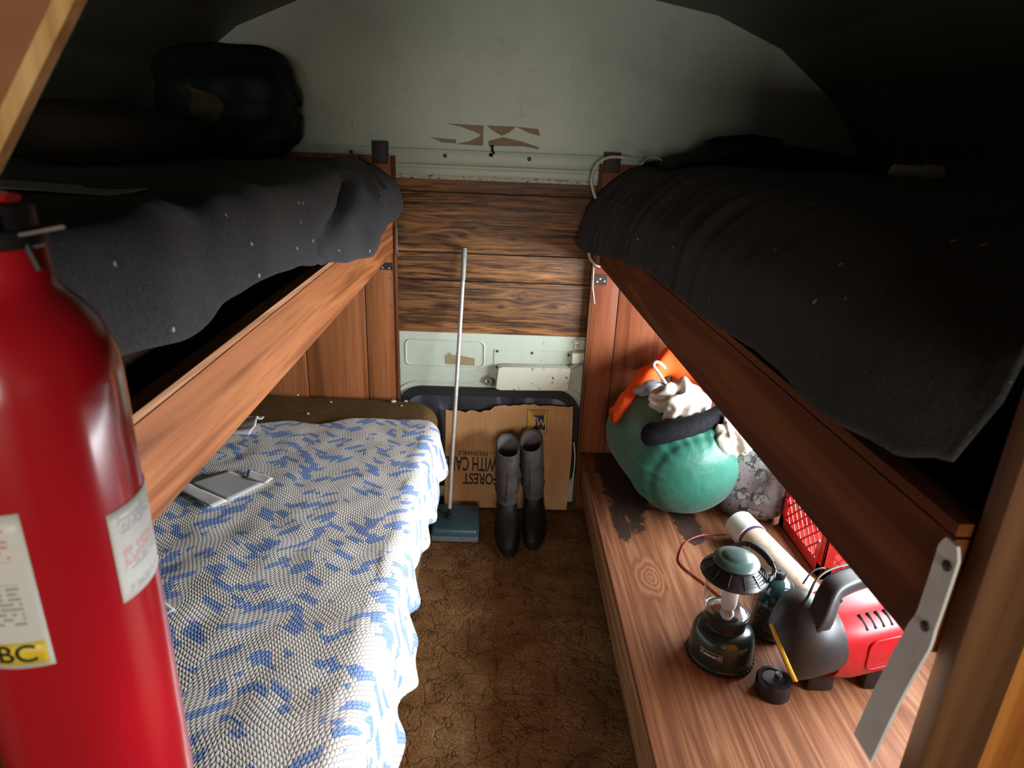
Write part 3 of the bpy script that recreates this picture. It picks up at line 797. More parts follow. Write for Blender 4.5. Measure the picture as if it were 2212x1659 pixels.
for i, (x, y, r) in enumerate(((-.858, 2.582, .005), (-.758, 2.384, .005), (-.70, 2.515, .004), (-.445, 2.54, .009), (-.395, 2.55, .006), (-.405, 2.50, .004))):
    bm = nb(); bmesh.ops.create_icosphere(bm, subdivisions=2, radius=r)
    for v in bm.verts: v.co = V((v.co.x * 1.4, v.co.y, v.co.z * .7)) * (1 + .25 * nz(v.co.x * 300, v.co.y * 300, i))
    bmesh.ops.translate(bm, vec=(x, y, .526 + r * .5), verts=bm.verts)
    tag(obj('crumb', bm, M['crumb'], at=(x, y, .526)), 'small pale crumb lying on the bare olive brown mattress', 'crumb', 'crumbs on the olive mattress')

# ------------------------------------------------------------------ wool blankets on the upper bunks
HL = [(.44, 1.298), (.7, 1.302), (.93, 1.276), (1.09, 1.296), (1.2, 1.303), (1.40, 1.292), (1.52, 1.276), (1.62, 1.262), (1.8, 1.238), (2.0, 1.222), (2.12, 1.222), (2.2, 1.265), (2.3, 1.285), (2.42, 1.292), (2.52, 1.318), (2.6, 1.36)]
XL = [(.44, -.450), (1.2, -.452), (1.6, -.440), (1.8, -.424), (2.1, -.412), (2.3, -.405), (2.45, -.392), (2.52, -.385), (2.6, -.41)]
def valley(y, s, pts, wd, dep):
    best = 9
    for (a, b), (c, d) in zip(pts, pts[1:]):
        P = V((y, s)); A = V((a, b)); B = V((c, d)); AB = B - A
        tt_ = max(0, min(1, (P - A).dot(AB) / AB.length_squared)); best = min(best, (P - (A + AB * tt_)).length)
    return dep * math.exp(-(best / wd) ** 2)
def prof_pt(P, s):
    # piecewise smooth polyline by arc length, s 0..1
    L = [0]
    for a, b in zip(P, P[1:]): L.append(L[-1] + (b - a).length)
    q = s * L[-1]
    for i in range(len(P) - 1):
        if q <= L[i + 1] or i == len(P) - 2:
            t_ = (q - L[i]) / max(L[i + 1] - L[i], 1e-6); return P[i].lerp(P[i + 1], min(t_, 1)), (P[i + 1] - P[i]).normalized()
def bez(P, k=10):
    P = [V((p[0], p[1], 0)) for p in P]; return [V((q.x, q.y)) for q in smoothpath(P, k)]
def left_blanket(u, v):
    y = .44 + 2.165 * v
    zh = lerp_tab(HL, y); xh = lerp_tab(XL, y)
    zt = 1.452 + .03 * (y - .44) / 2.16
    P = bez([(-1.37, zt - .005), (-.95, zt), (-.66, zt + .004), (-.535, zt - .005), (-.475, zt - .035), (xh - .012, (zt + zh) / 2 - .012), (xh, zh)], 6)
    p, d = prof_pt(P, u); n_ = V((-d.y, d.x))   # outward (up / toward aisle)
    if n_.y < 0 and u < .6: n_ = -n_
    s = (1 - u) * 1.1     # metres from hem
    k = 0
    k -= valley(y, s, [(2.10, .24), (1.95, .17), (1.72, .085), (1.60, .05)], .030, .062)
    k += valley(y, s, [(2.30, .24), (2.20, .14), (2.0, .05)], .05, .034)
    k += valley(y, s, [(1.95, .28), (1.72, .19), (1.55, .11)], .05, .018)
    k -= valley(y, s, [(2.45, .24), (2.40, .14)], .02, .022)
    k += valley(y, s, [(1.35, .24), (1.25, .10), (1.22, .02)], .05, .012)
    k -= valley(y, s, [(1.10, .22), (1.02, .08), (1.05, .0)], .045, .010)
    k += valley(y, s, [(.92, .20), (.85, .04)], .05, .012)
    k += .006 * nz(y * 4, s * 4) + .003 * nz(y * 11, s * 11)
    return V((p.x + n_.x * k, y, p.y + n_.y * k))
bm = nb(); grid(bm, left_blanket, 110, 150)
tag(obj('wool_blanket', bm, M['wool_left'], at=(-.8, 1.5, 1.4), ang=180, mods=solid(.005, 0)), 'grey wool blanket draped over the upper left bunk', 'blanket', 'wool blankets')
HR = [(.455, 1.45), (.475, 1.36), (.50, 1.31), (.56, 1.288), (.7, 1.272), (.88, 1.282), (1.18, 1.268), (1.4, 1.272), (1.66, 1.266), (1.9, 1.245), (2.1, 1.226), (2.3, 1.206), (2.5, 1.190), (2.58, 1.205), (2.605, 1.25)]
XR = [(.455, .392), (.6, .380), (1.6, .372), (1.9, .362), (2.2, .345), (2.45, .310), (2.56, .288), (2.605, .30)]
def right_blanket(u, v):
    y = .455 + 2.15 * v
    zh = lerp_tab(HR, y); xh = lerp_tab(XR, y)
    zt = 1.492 + .022 * min(1, (y - .45) / 1.2)
    xm = .405 if y < 2.2 else .405 - .03 * (y - 2.2) / .4
    P = bez([(1.37, zt + .005), (1.0, zt), (.70, zt + .002), (xm + .135, zt - .012), (xm + .06, zt - .05), (xm * .5 + xh * .5 + .004, (zt + zh) / 2 - .01), (xh, zh)], 6)
    p, d = prof_pt(P, u); n_ = V((d.y, -d.x))
    if n_.y < 0 and u < .6: n_ = -n_
    s = (1 - u) * 1.1
    env = math.exp(-((s - .05) / .22) ** 2)
    fo = math.sin(y * 33 + 2 * nz(y * 3, 2)); k = env * (.012 * (1 - abs(fo) ** .6) + .006 * math.sin(y * 17 + 1)) * min(1, max(.15, (y - .9) / .8))
    k += .006 * nz(y * 4 + 9, s * 4) + .003 * nz(y * 11, s * 11 + 5)
    k += valley(y, s, [(1.35, .20), (1.34, .0)], .03, .012)
    return V((p.x + n_.x * k, y, p.y + n_.y * k))
bm = nb(); grid(bm, right_blanket, 110, 150)
tag(obj('wool_blanket', bm, M['wool_right'], at=(.8, 1.5, 1.4), ang=180, mods=solid(.005, 0)), 'charcoal wool blanket draped over the upper right bunk', 'blanket', 'wool blankets')

# things lying on the upper left bunk
t = thing('sleeping_bag', 'dark green rolled sleeping bag with tan lining on the upper left bunk', 'sleeping bag', (-.98, 2.33, 1.475))
bm = nb(); rings = []
N_ = 36
for i in range(25):
    a = i / 24; x = -1.17 + .45 * a; e = (1 - abs(2 * a - 1) ** 5) ** .5 if 0 < a < 1 else .05
    r = []
    for k in range(N_):
        th = 2 * PI * k / N_; rr = (.17 + .012 * math.sin(th * 9 + a * 3) + .010 * nz(a * 6, math.cos(th) * 3, math.sin(th) * 3)) * (.15 + .85 * e)
        r.append((x + .01 * math.sin(th * 5), 2.40 + rr * .95 * math.cos(th), 1.655 + rr * 1.05 * math.sin(th)))
    rings.append(r)
loft(bm, rings); obj('bag_shell', bm, M['dark_nylon'], t, ang=60)
bm = nb(); grid(bm, lambda u, v: V((-1.02 + .10 * u + .02 * v + .015 * math.sin(v * 8), 2.235 - .014 * math.sin(u * PI) + .03 * v * v, 1.70 - .15 * v + .03 * u * v - .03 * u)), 10, 12); obj('lining_flap', bm, M['tan_flannel'], t, mods=solid(.004))
bm = nb(); rings = []
for i in range(17):
    a = i / 16; e = math.sqrt(max(.01, 1 - (2 * a - 1) ** 2))
    rings.append([(-1.28 + .52 * a, 1.70 + .20 * e * c, 1.545 + .075 * e * s * (1 + .1 * nz(a * 5, c, s))) for c, s in supell(24, 1, 1, 2.6)])
loft(bm, rings)
tag(obj('bed_pillow', bm, M['brown_quilt'], at=(-1.0, 1.7, 1.475)), 'dark brown pillow beside the rolled sleeping bag on the upper left bunk', 'pillow')
bm = nb(); grid(bm, lambda u, v: V((-.80 + .24 * u - .03 * v, .86 + .10 * u + .16 * v, 1.471 + .004 * math.sin(u * 4 + v) - .004 * u)), 12, 8)
tag(obj('paper_sheet', bm, M['paper_grey'], at=(-.68, .98, 1.468), mods=solid(.0015, 1)), 'pale paper sheet lying on the upper left blanket above the fire extinguisher', 'paper')

# things lying on the upper right bunk
t = thing('camo_jacket', 'dark camouflage jacket bundled on the upper right bunk against the wall', 'jacket', (.85, 2.4, 1.52))
bm = nb()
def jk(u, v):
    x = .50 + .86 * u; hgt = lerp_tab([(0, .01), (.12, .045), (.28, .098), (.42, .098), (.55, .075), (.8, .055), (1, .02)], u)
    y = 2.17 + .38 * v
    return V((x, y, 1.512 + hgt * math.sin(PI * min(1, .12 + v * .88)) ** .6 + .008 * nz(x * 9, y * 9)))
grid(bm, jk, 40, 16); obj('body_cloth', bm, M['brown_quilt'], t, mods=solid(.006))
bm = nb(); grid(bm, lambda u, v: V((.66 + .22 * u, 2.20 + .12 * v, 1.606 + .012 * math.sin(u * PI) + .004 * nz(u * 7, v * 7) - .012 * v)), 14, 8); obj('collar', bm, M['black_cloth'], t, mods=solid(.006))
bm = nb(); grid(bm, lambda u, v: V((.455 + .075 * u, 2.30 + .09 * v, 1.513 + .028 * math.sin(u * PI) * (1 - .4 * v) + .004 * math.sin(u * 9))), 12, 8)
tag(obj('paper_scrap', bm, M['paper_grey'], at=(.49, 2.34, 1.512), mods=solid(.0015, 1)), 'crinkled pale paper scrap at the far corner of the upper right blanket', 'paper')
t = thing('tape_roll', 'pale plastic tube lying on the charcoal blanket by the right wall', 'tube', (.86, 1.42, 1.515))
bm = nb(); tube(bm, [(.795, 1.415, 1.531), (.806, 1.415, 1.534), (.815, 1.415, 1.534), (.875, 1.42, 1.534)], [.004, .014, .014, .013], 16); obj('tube_body', bm, M['ivory'], t)
bm = nb(); tube(bm, [(.877, 1.42, 1.534), (.905, 1.423, 1.534), (.912, 1.424, 1.534)], [.016, .016, .012], 16); obj('tube_cap', bm, M['ivory'], t)
bm = nb(); tube(bm, smoothpath([(.47, 2.565, 1.528), (.42, 2.56, 1.533), (.37, 2.56, 1.528), (.335, 2.565, 1.500), (.322, 2.572, 1.455), (.328, 2.578, 1.42), (.345, 2.585, 1.38)], 6), .006, 10)
tag(obj('electric_cable', bm, M['ivory'], at=(.33, 2.57, 1.45)), 'ivory cable looped over the far corner of the upper right bunk', 'cable', 'ivory cables')
bm = nb(); tube(bm, smoothpath([(.334, 2.585, 1.215), (.335, 2.583, 1.17), (.345, 2.58, 1.145), (.365, 2.585, 1.128), (.385, 2.60, 1.118)], 6), .0055, 10)
tag(obj('electric_cable', bm, M['ivory'], at=(.34, 2.58, 1.12)), 'ivory cable end curling below the charcoal blanket corner', 'cable', 'ivory cables')

# ------------------------------------------------------------------ fire extinguisher
EX, EY = -.308, .39
t = thing('fire_extinguisher', 'red fire extinguisher with white labels in the left foreground', 'fire extinguisher', (EX, EY, 1.02))
bm = nb(); lathe(bm, [(.02, 1.022), (.05, 1.02), (.058, 1.026), (.06, 1.04), (.06, 1.40), (.0592, 1.412), (.0565, 1.426), (.0515, 1.438), (.044, 1.448), (.0375, 1.455), (.0335, 1.461), (.0325, 1.468), (.0315, 1.484), (.028, 1.4845)], (EX, EY, 0), 64)
obj('cylinder', bm, M['red_paint'], t, ang=60)
bm = nb(); lathe(bm, [(.027, 1.483), (.030, 1.486), (.030, 1.494), (.026, 1.496), (.026, 1.508), (.02, 1.511)], (EX + .004, EY, 0), 24)
for dx in (-.012, .0, .012): box(bm, (EX + dx - .003, EY - .026, 1.488), (EX + dx + .003, EY - .018, 1.516))
box(bm, (EX - .085, EY - .016, 1.484), (EX - .01, EY + .014, 1.504), .005)
box(bm, (EX - .075, EY - .042, 1.452), (EX - .012, EY - .016, 1.500), .006)
box(bm, (EX - .02, EY - .030, 1.486), (EX + .026, EY - .012, 1.508), .005)
obj('valve', bm, M['black_plastic'], t)
bm = nb(); tube(bm, [(EX - .09, EY, 1.5135), (EX - .04, EY - .004, 1.5145), (EX + .005, EY - .006, 1.5145), (EX + .028, EY - .006, 1.5125)], [.013, .014, .013, .007], 14, True, .36); obj('squeeze_lever', bm, M['red_plastic'], t)
bm = nb(); tube(bm, [(EX + .028, EY - .012, 1.492), (EX + .054, EY - .006, 1.4975)], .0012, 8); obj('pull_pin', bm, M['steel'], t)
bm = nb(); tube(bm, [(EX + .02, EY - .01, 1.506), (EX + .03, EY - .008, 1.49), (EX + .036, EY - .008, 1.472)], .002, 8); obj('tamper_seal', bm, M['black_plastic'], t)
def curved(bm, a0, a1, z0, z1, r=.0603, nu=24, nv=8):
    grid(bm, lambda u, v: V((EX + r * math.cos(math.radians(a0 + (a1 - a0) * u)), EY + r * math.sin(math.radians(a0 + (a1 - a0) * u)), z0 + (z1 - z0) * v)), nu, nv, lambda u, v: (u, v))
bm = nb(); curved(bm, -152, -64.5, 1.2245, 1.336); l1 = obj('front_label', bm, M['label_front'], t, mods=solid(.0003, 1))
bm = nb(); curved(bm, -146, -67, 1.2275, 1.2445, .0607, 24, 2); obj('yellow_band', bm, M['label_yellow'], l1, mods=solid(.0002, 1))
bm = text_bm('ABC', .0185, .0003, None, .0002)
for v in bm.verts:
    a = math.radians(-106.5) + v.co.x / .06; rr = .0612 + v.co.z
    v.co = V((EX + rr * math.cos(a), EY + rr * math.sin(a), 1.2300 + v.co.y))
obj('class_letters', bm, M['label_black'], l1)
bm = nb(); curved(bm, -22.5, 38, 1.247, 1.316); obj('side_label', bm, M['label_side'], t, mods=solid(.0003, 1))
bm = nb(); box(bm, (EX - .035, EY + .057, 1.28), (EX + .0, EY + .064, 1.36)); 
pts = [(EX + .0625 * math.cos(a), EY + .0625 * math.sin(a), 1.352) for a in [math.radians(x) for x in range(60, 200, 10)]]
obj('wall_bracket', bm, M['blackmetal'], t)
# leaning board, top-left foreground
bm = nb()
d = V((.59, 0, .81)).normalized(); p0 = V((-.322, .425, 1.519)); nrm = V((-.81, 0, .59)).normalized()
q = [p0 - d * 1.72, p0 + d * .40, p0 + d * .40 + nrm * .20, p0 - d * 1.42 + nrm * .2]
add(bm, [v + V((0, dy, 0)) for dy in (-.002, .004) for v in q], [(0, 1, 2, 3), (7, 6, 5, 4), (0, 4, 5, 1), (1, 5, 6, 2), (2, 6, 7, 3), (3, 7, 4, 0)])
bd = thing('leaning_board', 'brown board with pale tan edge leaning in the upper left corner', 'board', (-.9, .43, 0))
obj('board_face', bm, M['tanboard'], bd)
bm = nb(); e0, e1 = p0 - d * 1.72, p0 + d * .40
add(bm, [v + V((0, dy, 0)) - nrm * k for dy in (-.006, .004) for k in (-.008, .002) for v in (e0, e1)], [(0, 1, 3, 2), (4, 6, 7, 5), (0, 4, 5, 1), (2, 3, 7, 6), (0, 2, 6, 4), (1, 5, 7, 3)])
obj('board_edge', bm, M['tanedge'], bd)

# ------------------------------------------------------------------ cardboard sheet
CT = Matrix.Translation((0, 2.575, 0)) @ Matrix.Rotation(math.radians(-6.5), 4, 'X')
def cpl(y): return CT @ backplane(0) @ Matrix.Translation((0, 0, y))
CT = Matrix.Translation((0, 2.578, .012)) @ Matrix.Rotation(math.radians(-7), 4, 'X')
t = thing('cardboard_sheet', 'brown cardboard sheet with upside down printing leaning on the rear window', 'cardboard', (.04, 2.58, .01))
top = [(-.232, .455)]
for i in range(1, 26):
    x = -.232 + .556 * i / 26; zt = .458 + .012 * nz(x * 30, 3) + (.022 if x > -.03 else .0) + .008 * math.sin(x * 9)
    top.append((x, zt))
poly = [(-.232, 0), (.322, 0), (.330, .25), (.324, .488)] + list(reversed(top))
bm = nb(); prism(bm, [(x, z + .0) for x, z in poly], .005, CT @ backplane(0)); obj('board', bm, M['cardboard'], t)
def cprint(name, s, size, x_right, z_top, mat, width=None, bold=.0, lift=.0052, parent=None):
    bm = text_bm(s, size, .0004, width, bold)
    T = CT @ backplane(0) @ Matrix.Translation((x_right, z_top, lift)) @ Matrix.Rotation(PI, 4, 'Z')
    bmesh.ops.transform(bm, matrix=T, verts=bm.verts); return obj(name, bm, mat, parent or t)
# upside down: x_right is where the line begins, z_top its baseline
cprint('printed_line', 'SEEDLINGS \u2014 PERISHABLE', .031, .122, .268, M['ink'], .297, .0003)
cprint('printed_line', 'HANDLE', .092, .176, .238, M['ink'], .163, .0016)
cprint('printed_line', 'WITH CARE', .092, .003, .238, M['ink'], .236, .0016)
cprint('printed_line', 'YOUR', .072, .172, .162, M['ink'], .128, .0016)
cprint('printed_line', 'FOREST', .072, .004, .162, M['ink'], .155, .0016)
bm = nb(); prism(bm, rrect(.124, .214, .358, .468, .006, 4), .0004, CT @ backplane(0) @ Matrix.Translation((0, 0, .0051))); lg = obj('logo_border', bm, M['ink'], t)
bm = nb(); prism(bm, rrect(.1265, .2115, .3605, .4655, .005, 4), .0004, CT @ backplane(0) @ Matrix.Translation((0, 0, .0054))); obj('logo_field', bm, M['logo_yellow'], lg)
shape = [(.148, .443), (.198, .443), (.200, .432), (.204, .415), (.2045, .400), (.207, .385), (.208, .374), (.197, .374), (.190, .380), (.172, .375), (.158, .380), (.142, .378), (.154, .387), (.163, .396), (.165, .408), (.162, .420), (.166, .430), (.158, .436)]
bm = nb(); prism(bm, shape, .0004, CT @ backplane(0) @ Matrix.Translation((0, 0, .0057))); obj('logo_state_shape', bm, M['logo_blue'], lg)
bm = nb()
mp_ = [(.1685, .433), (.1765, .394), (.1870, .424), (.1965, .394), (.2045, .433)]
for (xa, za), (xb, zb_) in zip(mp_, mp_[1:]):
    prism(bm, [(xa - .0022, za), (xa + .0022, za), (xb + .0022, zb_), (xb - .0022, zb_)], .0004, CT @ backplane(0) @ Matrix.Translation((0, 0, .0061)))
obj('logo_letter', bm, M['logo_yellow'], lg)
cprint('logo_words', 'DEPARTMENT OF', .011, .205, .4535, M['ink'], .058, .0002, .0060, lg)
cprint('logo_words', 'NATURAL RESOURCES', .011, .205, .4635, M['ink'], .070, .0002, .0060, lg)
cprint('logo_words', 'Minnesota', .012, .186, .3715, M['ink'], .046, .0002, .0060, lg)
bm = nb(); tube(bm, smoothpath([(.335, 2.60, .34), (.344, 2.595, .28), (.345, 2.59, .22), (.341, 2.59, .165)], 5), .0025, 8)
tag(obj('hanging_string', bm, M['whiteplastic'], at=(.34, 2.59, .2)), 'thin white string hanging at the right edge of the cardboard', 'string')

# ------------------------------------------------------------------ rubber boots
def boot(x, y, lean, rot, label):
    t = thing('rubber_boot', label, 'boot', (x, y, 0), 'pair of rubber boots')
    lev = [(0, -.20, .092, .047), (.012, -.205, .096, .052), (.035, -.203, .096, .052), (.06, -.19, .095, .05), (.08, -.165, .092, .048), (.10, -.11, .09, .045), (.12, -.07, .087, .043), (.15, -.052, .082, .042), (.18, -.050, .080, .044), (.22, -.054, .080, .046), (.28, -.058, .084, .047), (.34, -.062, .088, .048), (.375, -.064, .090, .048)]
    def ring(z, f, h, w, n=32):
        c = (f + h) / 2; a = (h - f) / 2
        o = []
        for k in range(n):
            th = 2 * PI * k / n; yy = math.cos(th); xx = math.sin(th)
            wx = w * (1 - .18 * max(0, yy)) if z < .1 else w
            o.append(V((math.copysign(abs(xx) ** .8, xx) * wx + lean * z, c - a * math.copysign(abs(yy) ** .9, yy), z + (.035 * (yy * .5 - .5) * -1 * max(0, (z - .2) / .18) if z > .2 else 0))))
        return [Matrix.Translation((x, y, 0)) @ Matrix.Rotation(rot, 4, 'Z') @ p for p in o]
    bm = nb(); loft(bm, [ring(*l) for l in lev[2:9]], True, True); obj('foot', bm, M['boot_foot'], t, ang=60)
    bm = nb(); loft(bm, [ring(*l) for l in ((0, -.20, .092, .047), (.004, -.206, .098, .053), (.034, -.207, .099, .054), (.037, -.20, .095, .05))]); obj('sole', bm, M['boot_foot'], t)
    bm = nb()
    r = [ring(z, f - .002, h + .002, w + .002) for z, f, h, w in lev[7:]]
    r += [ring(.378, -.066, .092, .050), ring(.381, -.062, .088, .046), ring(.375, -.058, .084, .043)]
    loft(bm, r, False, False)
    for z in (.255, .20):
        p = ring(z, -.060, .086, .049); tube(bm, p + [p[0]], .0022, 6, False)
    p = [ring(z, -.058 - .004, .086, .049)[0] for z in (.17, .22, .27, .32, .36)]
    tube(bm, [V(q) for q in p], .0035, 6)
    obj('shaft', bm, M['boot'], t, ang=60)
    bm = nb(); loft(bm, [ring(.374, -.060, .086, .0445), ring(.34, -.056, .082, .043), ring(.24, -.05, .078, .041), ring(.16, -.048, .076, .038)], False, True); obj('lining', bm, M['boot_lining'], t)
boot(.050, 2.415, -.02, math.radians(3), 'left rubber boot of the pair, nearer the broom')
boot(.176, 2.465, -.10, math.radians(-6), 'right rubber boot of the pair, nearer the bench')

# ------------------------------------------------------------------ carpet sweeper
t = thing('carpet_sweeper', 'teal carpet sweeper with long pale pole leaning on the plank wall', 'carpet sweeper', (-.165, 2.41, 0))
bm = nb()
loft(bm, [[(x, y, z) for x, y in rrect(-.263 + i, -.072 - i, 2.302 + i, 2.515 - i, .012, 4)] for i, z in ((0, .028), (0, .052), (.004, .060), (.012, .063))]); obj('housing', bm, M['teal'], t)
bm = nb(); loft(bm, [[(x, y, z) for x, y in rrect(-.267, -.068, 2.297, 2.519, .014, 4)] for z in (.012, .034)]); obj('bumper', bm, M['grey_bumper'], t)
for xx in (-.262, -.082):
    for yy in (2.33, 2.47):
        bm = nb(); tube(bm, [(xx, yy, .014), (xx + .01, yy, .014)], .014, 14); obj('wheel', bm, M['rubber'], t)
bm = nb(); box(bm, (-.206, 2.385, .058), (-.188, 2.435, .074), .003); tube(bm, [(-.196, 2.41, .066), (-.196, 2.412, .10)], .008, 10); obj('pole_hinge', bm, M['black_plastic'], t)
bm = nb(); tube(bm, [(-.1965, 2.413, .09), (-.190, 2.452, .30), (-.163, 2.612, 1.05)], .0085, 12); obj('pole', bm, M['pole'], t)
bm = nb(); tube(bm, [(-.163, 2.610, 1.035), (-.1625, 2.612, 1.045), (-.160, 2.630, 1.16), (-.160, 2.630, 1.168)], [.010, .0125, .014, .011], 14, True, .8); gp = obj('grip', bm, M['grip'], t)
bm = nb(); prism(bm, rrect(-.1645, -.1555, 1.128, 1.150, .003, 3), .002, backplane(2.6185)); obj('hanging_hole', bm, M['black_hole'], gp)
bm = nb(); prism(bm, rrect(-.262, -.247, 2.36, 2.395, .002, 2), .001, Matrix.Translation((0, 0, .0635))); obj('maker_label', bm, M['paper_grey'], t)

# ------------------------------------------------------------------ bench
t = thing('wooden_bench', 'worn wooden bench with black stains along the right wall', 'bench', (.9, 1.5, 0))
bm = nb(); box(bm, (.372, .468, .262), (1.385, 2.614, .285), .003); obj('plank_top', bm, M['bench'], t, at=(0, 0, 0))
bm = nb(); box(bm, (.377, .47, .105), (.400, 2.612, .2618), .003); obj('front_board', bm, M['bench_front'], t)
for y in (2.52, .60):
    bm = nb(); box(bm, (.402, y, 0), (.44, y + .085, .262), .003); obj('leg', bm, M['legwood'], t)
for y in (2.52, .60):
    bm = nb(); box(bm, (1.30, y, 0), (1.34, y + .085, .262), .003); obj('leg', bm, M['legwood'], t)
bm = nb(); rbox(bm, .41, .62, 2.10, 2.42, .0, .10, .05, .04)
tag(obj('storage_bag', bm, M['sage'], at=(.5, 2.25, 0)), 'grey green bag on the floor under the bench', 'bag')

# ------------------------------------------------------------------ stuff on the bench
BZ = .285
t = thing('stuff_sack', 'plump green nylon stuff sack lying on the bench', 'stuff sack', (.70, 2.33, BZ))
A0, A1 = V((.722, 2.065, .472)), V((.625, 2.565, .500))
ax = (A1 - A0).normalized(); sx = ax.cross(V((0, 0, 1))).normalized(); sz = sx.cross(ax).normalized()
bm = nb(); rings = []; N_ = 220
LT = (A1 - A0).length
for i in range(81):
    a = i / 80
    if a < .3: r = math.sin(a / .3 * PI / 2) ** .62; q = A0 + ax * (-.035 * (1 - a / .3) ** 1.5 + LT * .26 * (1 - math.cos(a / .3 * PI / 2)))
    elif a < .75: r = 1.0; q = A0 + ax * LT * (.26 + (a - .3) / .45 * .52)
    else:
        b = (a - .75) / .25; r = max(.03, math.cos(b * PI / 2) ** .6); q = A0 + ax * LT * (.78 + .2 * math.sin(b * PI / 2))
    ring = []
    for k in range(N_):
        th = 2 * PI * k / N_; c, s = math.cos(th), math.sin(th)
        w = 1 + .02 * nz(a * 5, c * 2, s * 2)
        pk = math.exp(-((a - .17) / .05) ** 2)
        w += .026 * pk * math.sin(th * 24 + 3 * nz(c * 3, s * 3)) * (.5 + .5 * nz(c * 4, s * 4, 7)) * (.4 + .6 * max(0, s + .3))
        w += .018 * math.exp(-((a - .25) / .08) ** 2) * math.sin(th * 11 + 3 * nz(c * 2, s * 2, 4))
        w -= .05 * math.exp(-((a - .165) / .018) ** 2)
        hz = .188 if s < 0 else .198
        p = q + V((0, -.03 * (1 - a), -.012)) + (sx * c * .208 + sz * s * hz) * r * w
        if p.z < BZ + .004: p.z = BZ + .004
        ring.append(p)
    rings.append(ring)
loft(bm, rings); obj('sack_body', bm, M['nylon'], t, ang=80)
bm = nb()
for s0, s1 in (((-.02, .06), (.05, -.09)), ((-.02, .06), (-.10, .0))):
    pass
bm.free()

t = thing('orange_vest', 'blaze orange vest bunched behind the green stuff sack', 'vest', (.60, 2.52, .65))
bm = nb()
def vest(u, v):
    c = lerp_tab
    x = .445 + .42 * u
    zc = c([(0, .600), (.12, .645), (.35, .735), (.6, .785), (.8, .770), (.93, .70), (1, .60)], u)
    th = 2 * PI * v
    ry = .055; rz = c([(0, .025), (.1, .045), (.3, .045), (.55, .06), (.8, .08), (1, .06)], u)
    y = c([(0, 2.36), (.3, 2.46), (.6, 2.52), (1, 2.50)], u)
    k = 1 + .16 * nz(u * 6, math.cos(th) * 1.5, math.sin(th) * 1.5)
    return V((x, y + ry * math.cos(th) * k, zc - .03 + rz * math.sin(th) * k))
grid(bm, vest, 30, 24); bmesh.ops.remove_doubles(bm, verts=bm.verts, dist=.0005); obj('vest_cloth', bm, M['orange'], t, ang=180)
bm = nb(); grid(bm, lambda u, v: vest(.22 + .17 * u, .60 + .16 * v) + V((0, -.005, .002)), 10, 6); obj('black_trim', bm, M['black_cloth'], t, mods=solid(.004))
bm = nb(); tube(bm, smoothpath([(.655, 2.36, .70), (.628, 2.36, .735), (.605, 2.365, .765), (.592, 2.37, .782), (.598, 2.375, .795), (.616, 2.375, .792), (.632, 2.375, .778), (.638, 2.375, .77)], 5), .0062, 10)
tag(obj('hanger_hook', bm, M['whiteplastic'], at=(.64, 2.36, .70)), 'white plastic hook standing up from the clothes on the green sack', 'hook')
def blobcloth(name, c, r, rot, mat, label, cat, seed, amp=.28, freq=2.2, sub=4, flat=None, group=None):
    bm = nb(); bmesh.ops.create_icosphere(bm, subdivisions=sub, radius=1)
    Rm = Euler(rot).to_matrix()
    d1 = V((math.cos(seed), .6, math.sin(seed))).normalized()
    for v in bm.verts:
        p = v.co.copy(); o_ = V((seed * 1.7, seed, 0))
        lo = nz(*(p * 1.1 + o_)); ph = p.dot(d1) * 7 + 5 * nz(*(p * 1.2 + o_ * 2)) ; ph2 = p.cross(d1).length * 9 + 6 * nz(*(p * 1.6 - o_))
        fold = math.sin(ph); fold = fold * .6 + .4 * (abs(fold) ** .5) * (1 if fold > 0 else -1)
        k = 1 + amp * (.65 * lo + .17 * fold + .09 * math.sin(ph2) + .05 * nz(*(p * 6 + o_)))
        v.co = V(c) + Rm @ V((p.x * r[0] * k, p.y * r[1] * k, p.z * r[2] * k))
    return tag(obj(name, bm, mat, at=V(c) - V((0, 0, r[2])), ang=180), label, cat, group)
blobcloth('work_glove', (.668, 2.215, .684), (.115, .075, .072), (.2, .35, .25), M['glove_white'], 'crumpled cream cotton glove on top of the green sack', 'glove', 3, .8, 2.2, 5)
blobcloth('grey_rag', (.595, 2.37, .690), (.065, .03, .028), (0, -.2, 0), M['grey_cloth'], 'small grey rag against the orange vest left of the white hook', 'rag', 8, .5)
t = thing('fleece_mitten', 'black fleece mitten lying across the green stuff sack', 'mitten', (.70, 2.2, .60))
bm = nb(); tube(bm, smoothpath([(.555, 2.125, .602), (.57, 2.108, .612), (.612, 2.098, .628), (.68, 2.105, .645), (.75, 2.135, .658), (.81, 2.18, .672)], 6), [.050] + [.060 - .0006 * i for i in range(30)], 18, True, .75); obj('mitten_body', bm, M['black_cloth'], t, ang=180)
bm = nb(); tube(bm, smoothpath([(.72, 2.12, .575), (.77, 2.13, .583), (.82, 2.17, .60)], 6), .030, 14, True, .6); obj('thumb', bm, M['black_cloth'], t, ang=180)
bm = nb()
p = [V((.592 + .010 * math.cos(a), 2.128 + .0 * math.sin(a), .60 + .045 * math.sin(a))) for a in [2 * PI * k / 24 for k in range(25)]]
bm.free()
blobcloth('work_glove', (.838, 2.10, .605), (.055, .045, .085), (0, -.6, .2), M['glove_white'], 'second cream cotton glove hanging between the green sack and the right rail', 'glove', 15, .7, 2.2, 5)
blobcloth('dark_cloth', (.925, 2.28, .50), (.085, .09, .11), (0, .3, 0), M['black_cloth'], 'black cloth wedged between the green sack and the camouflage cushion', 'cloth', 21, .3)
bm = nb()
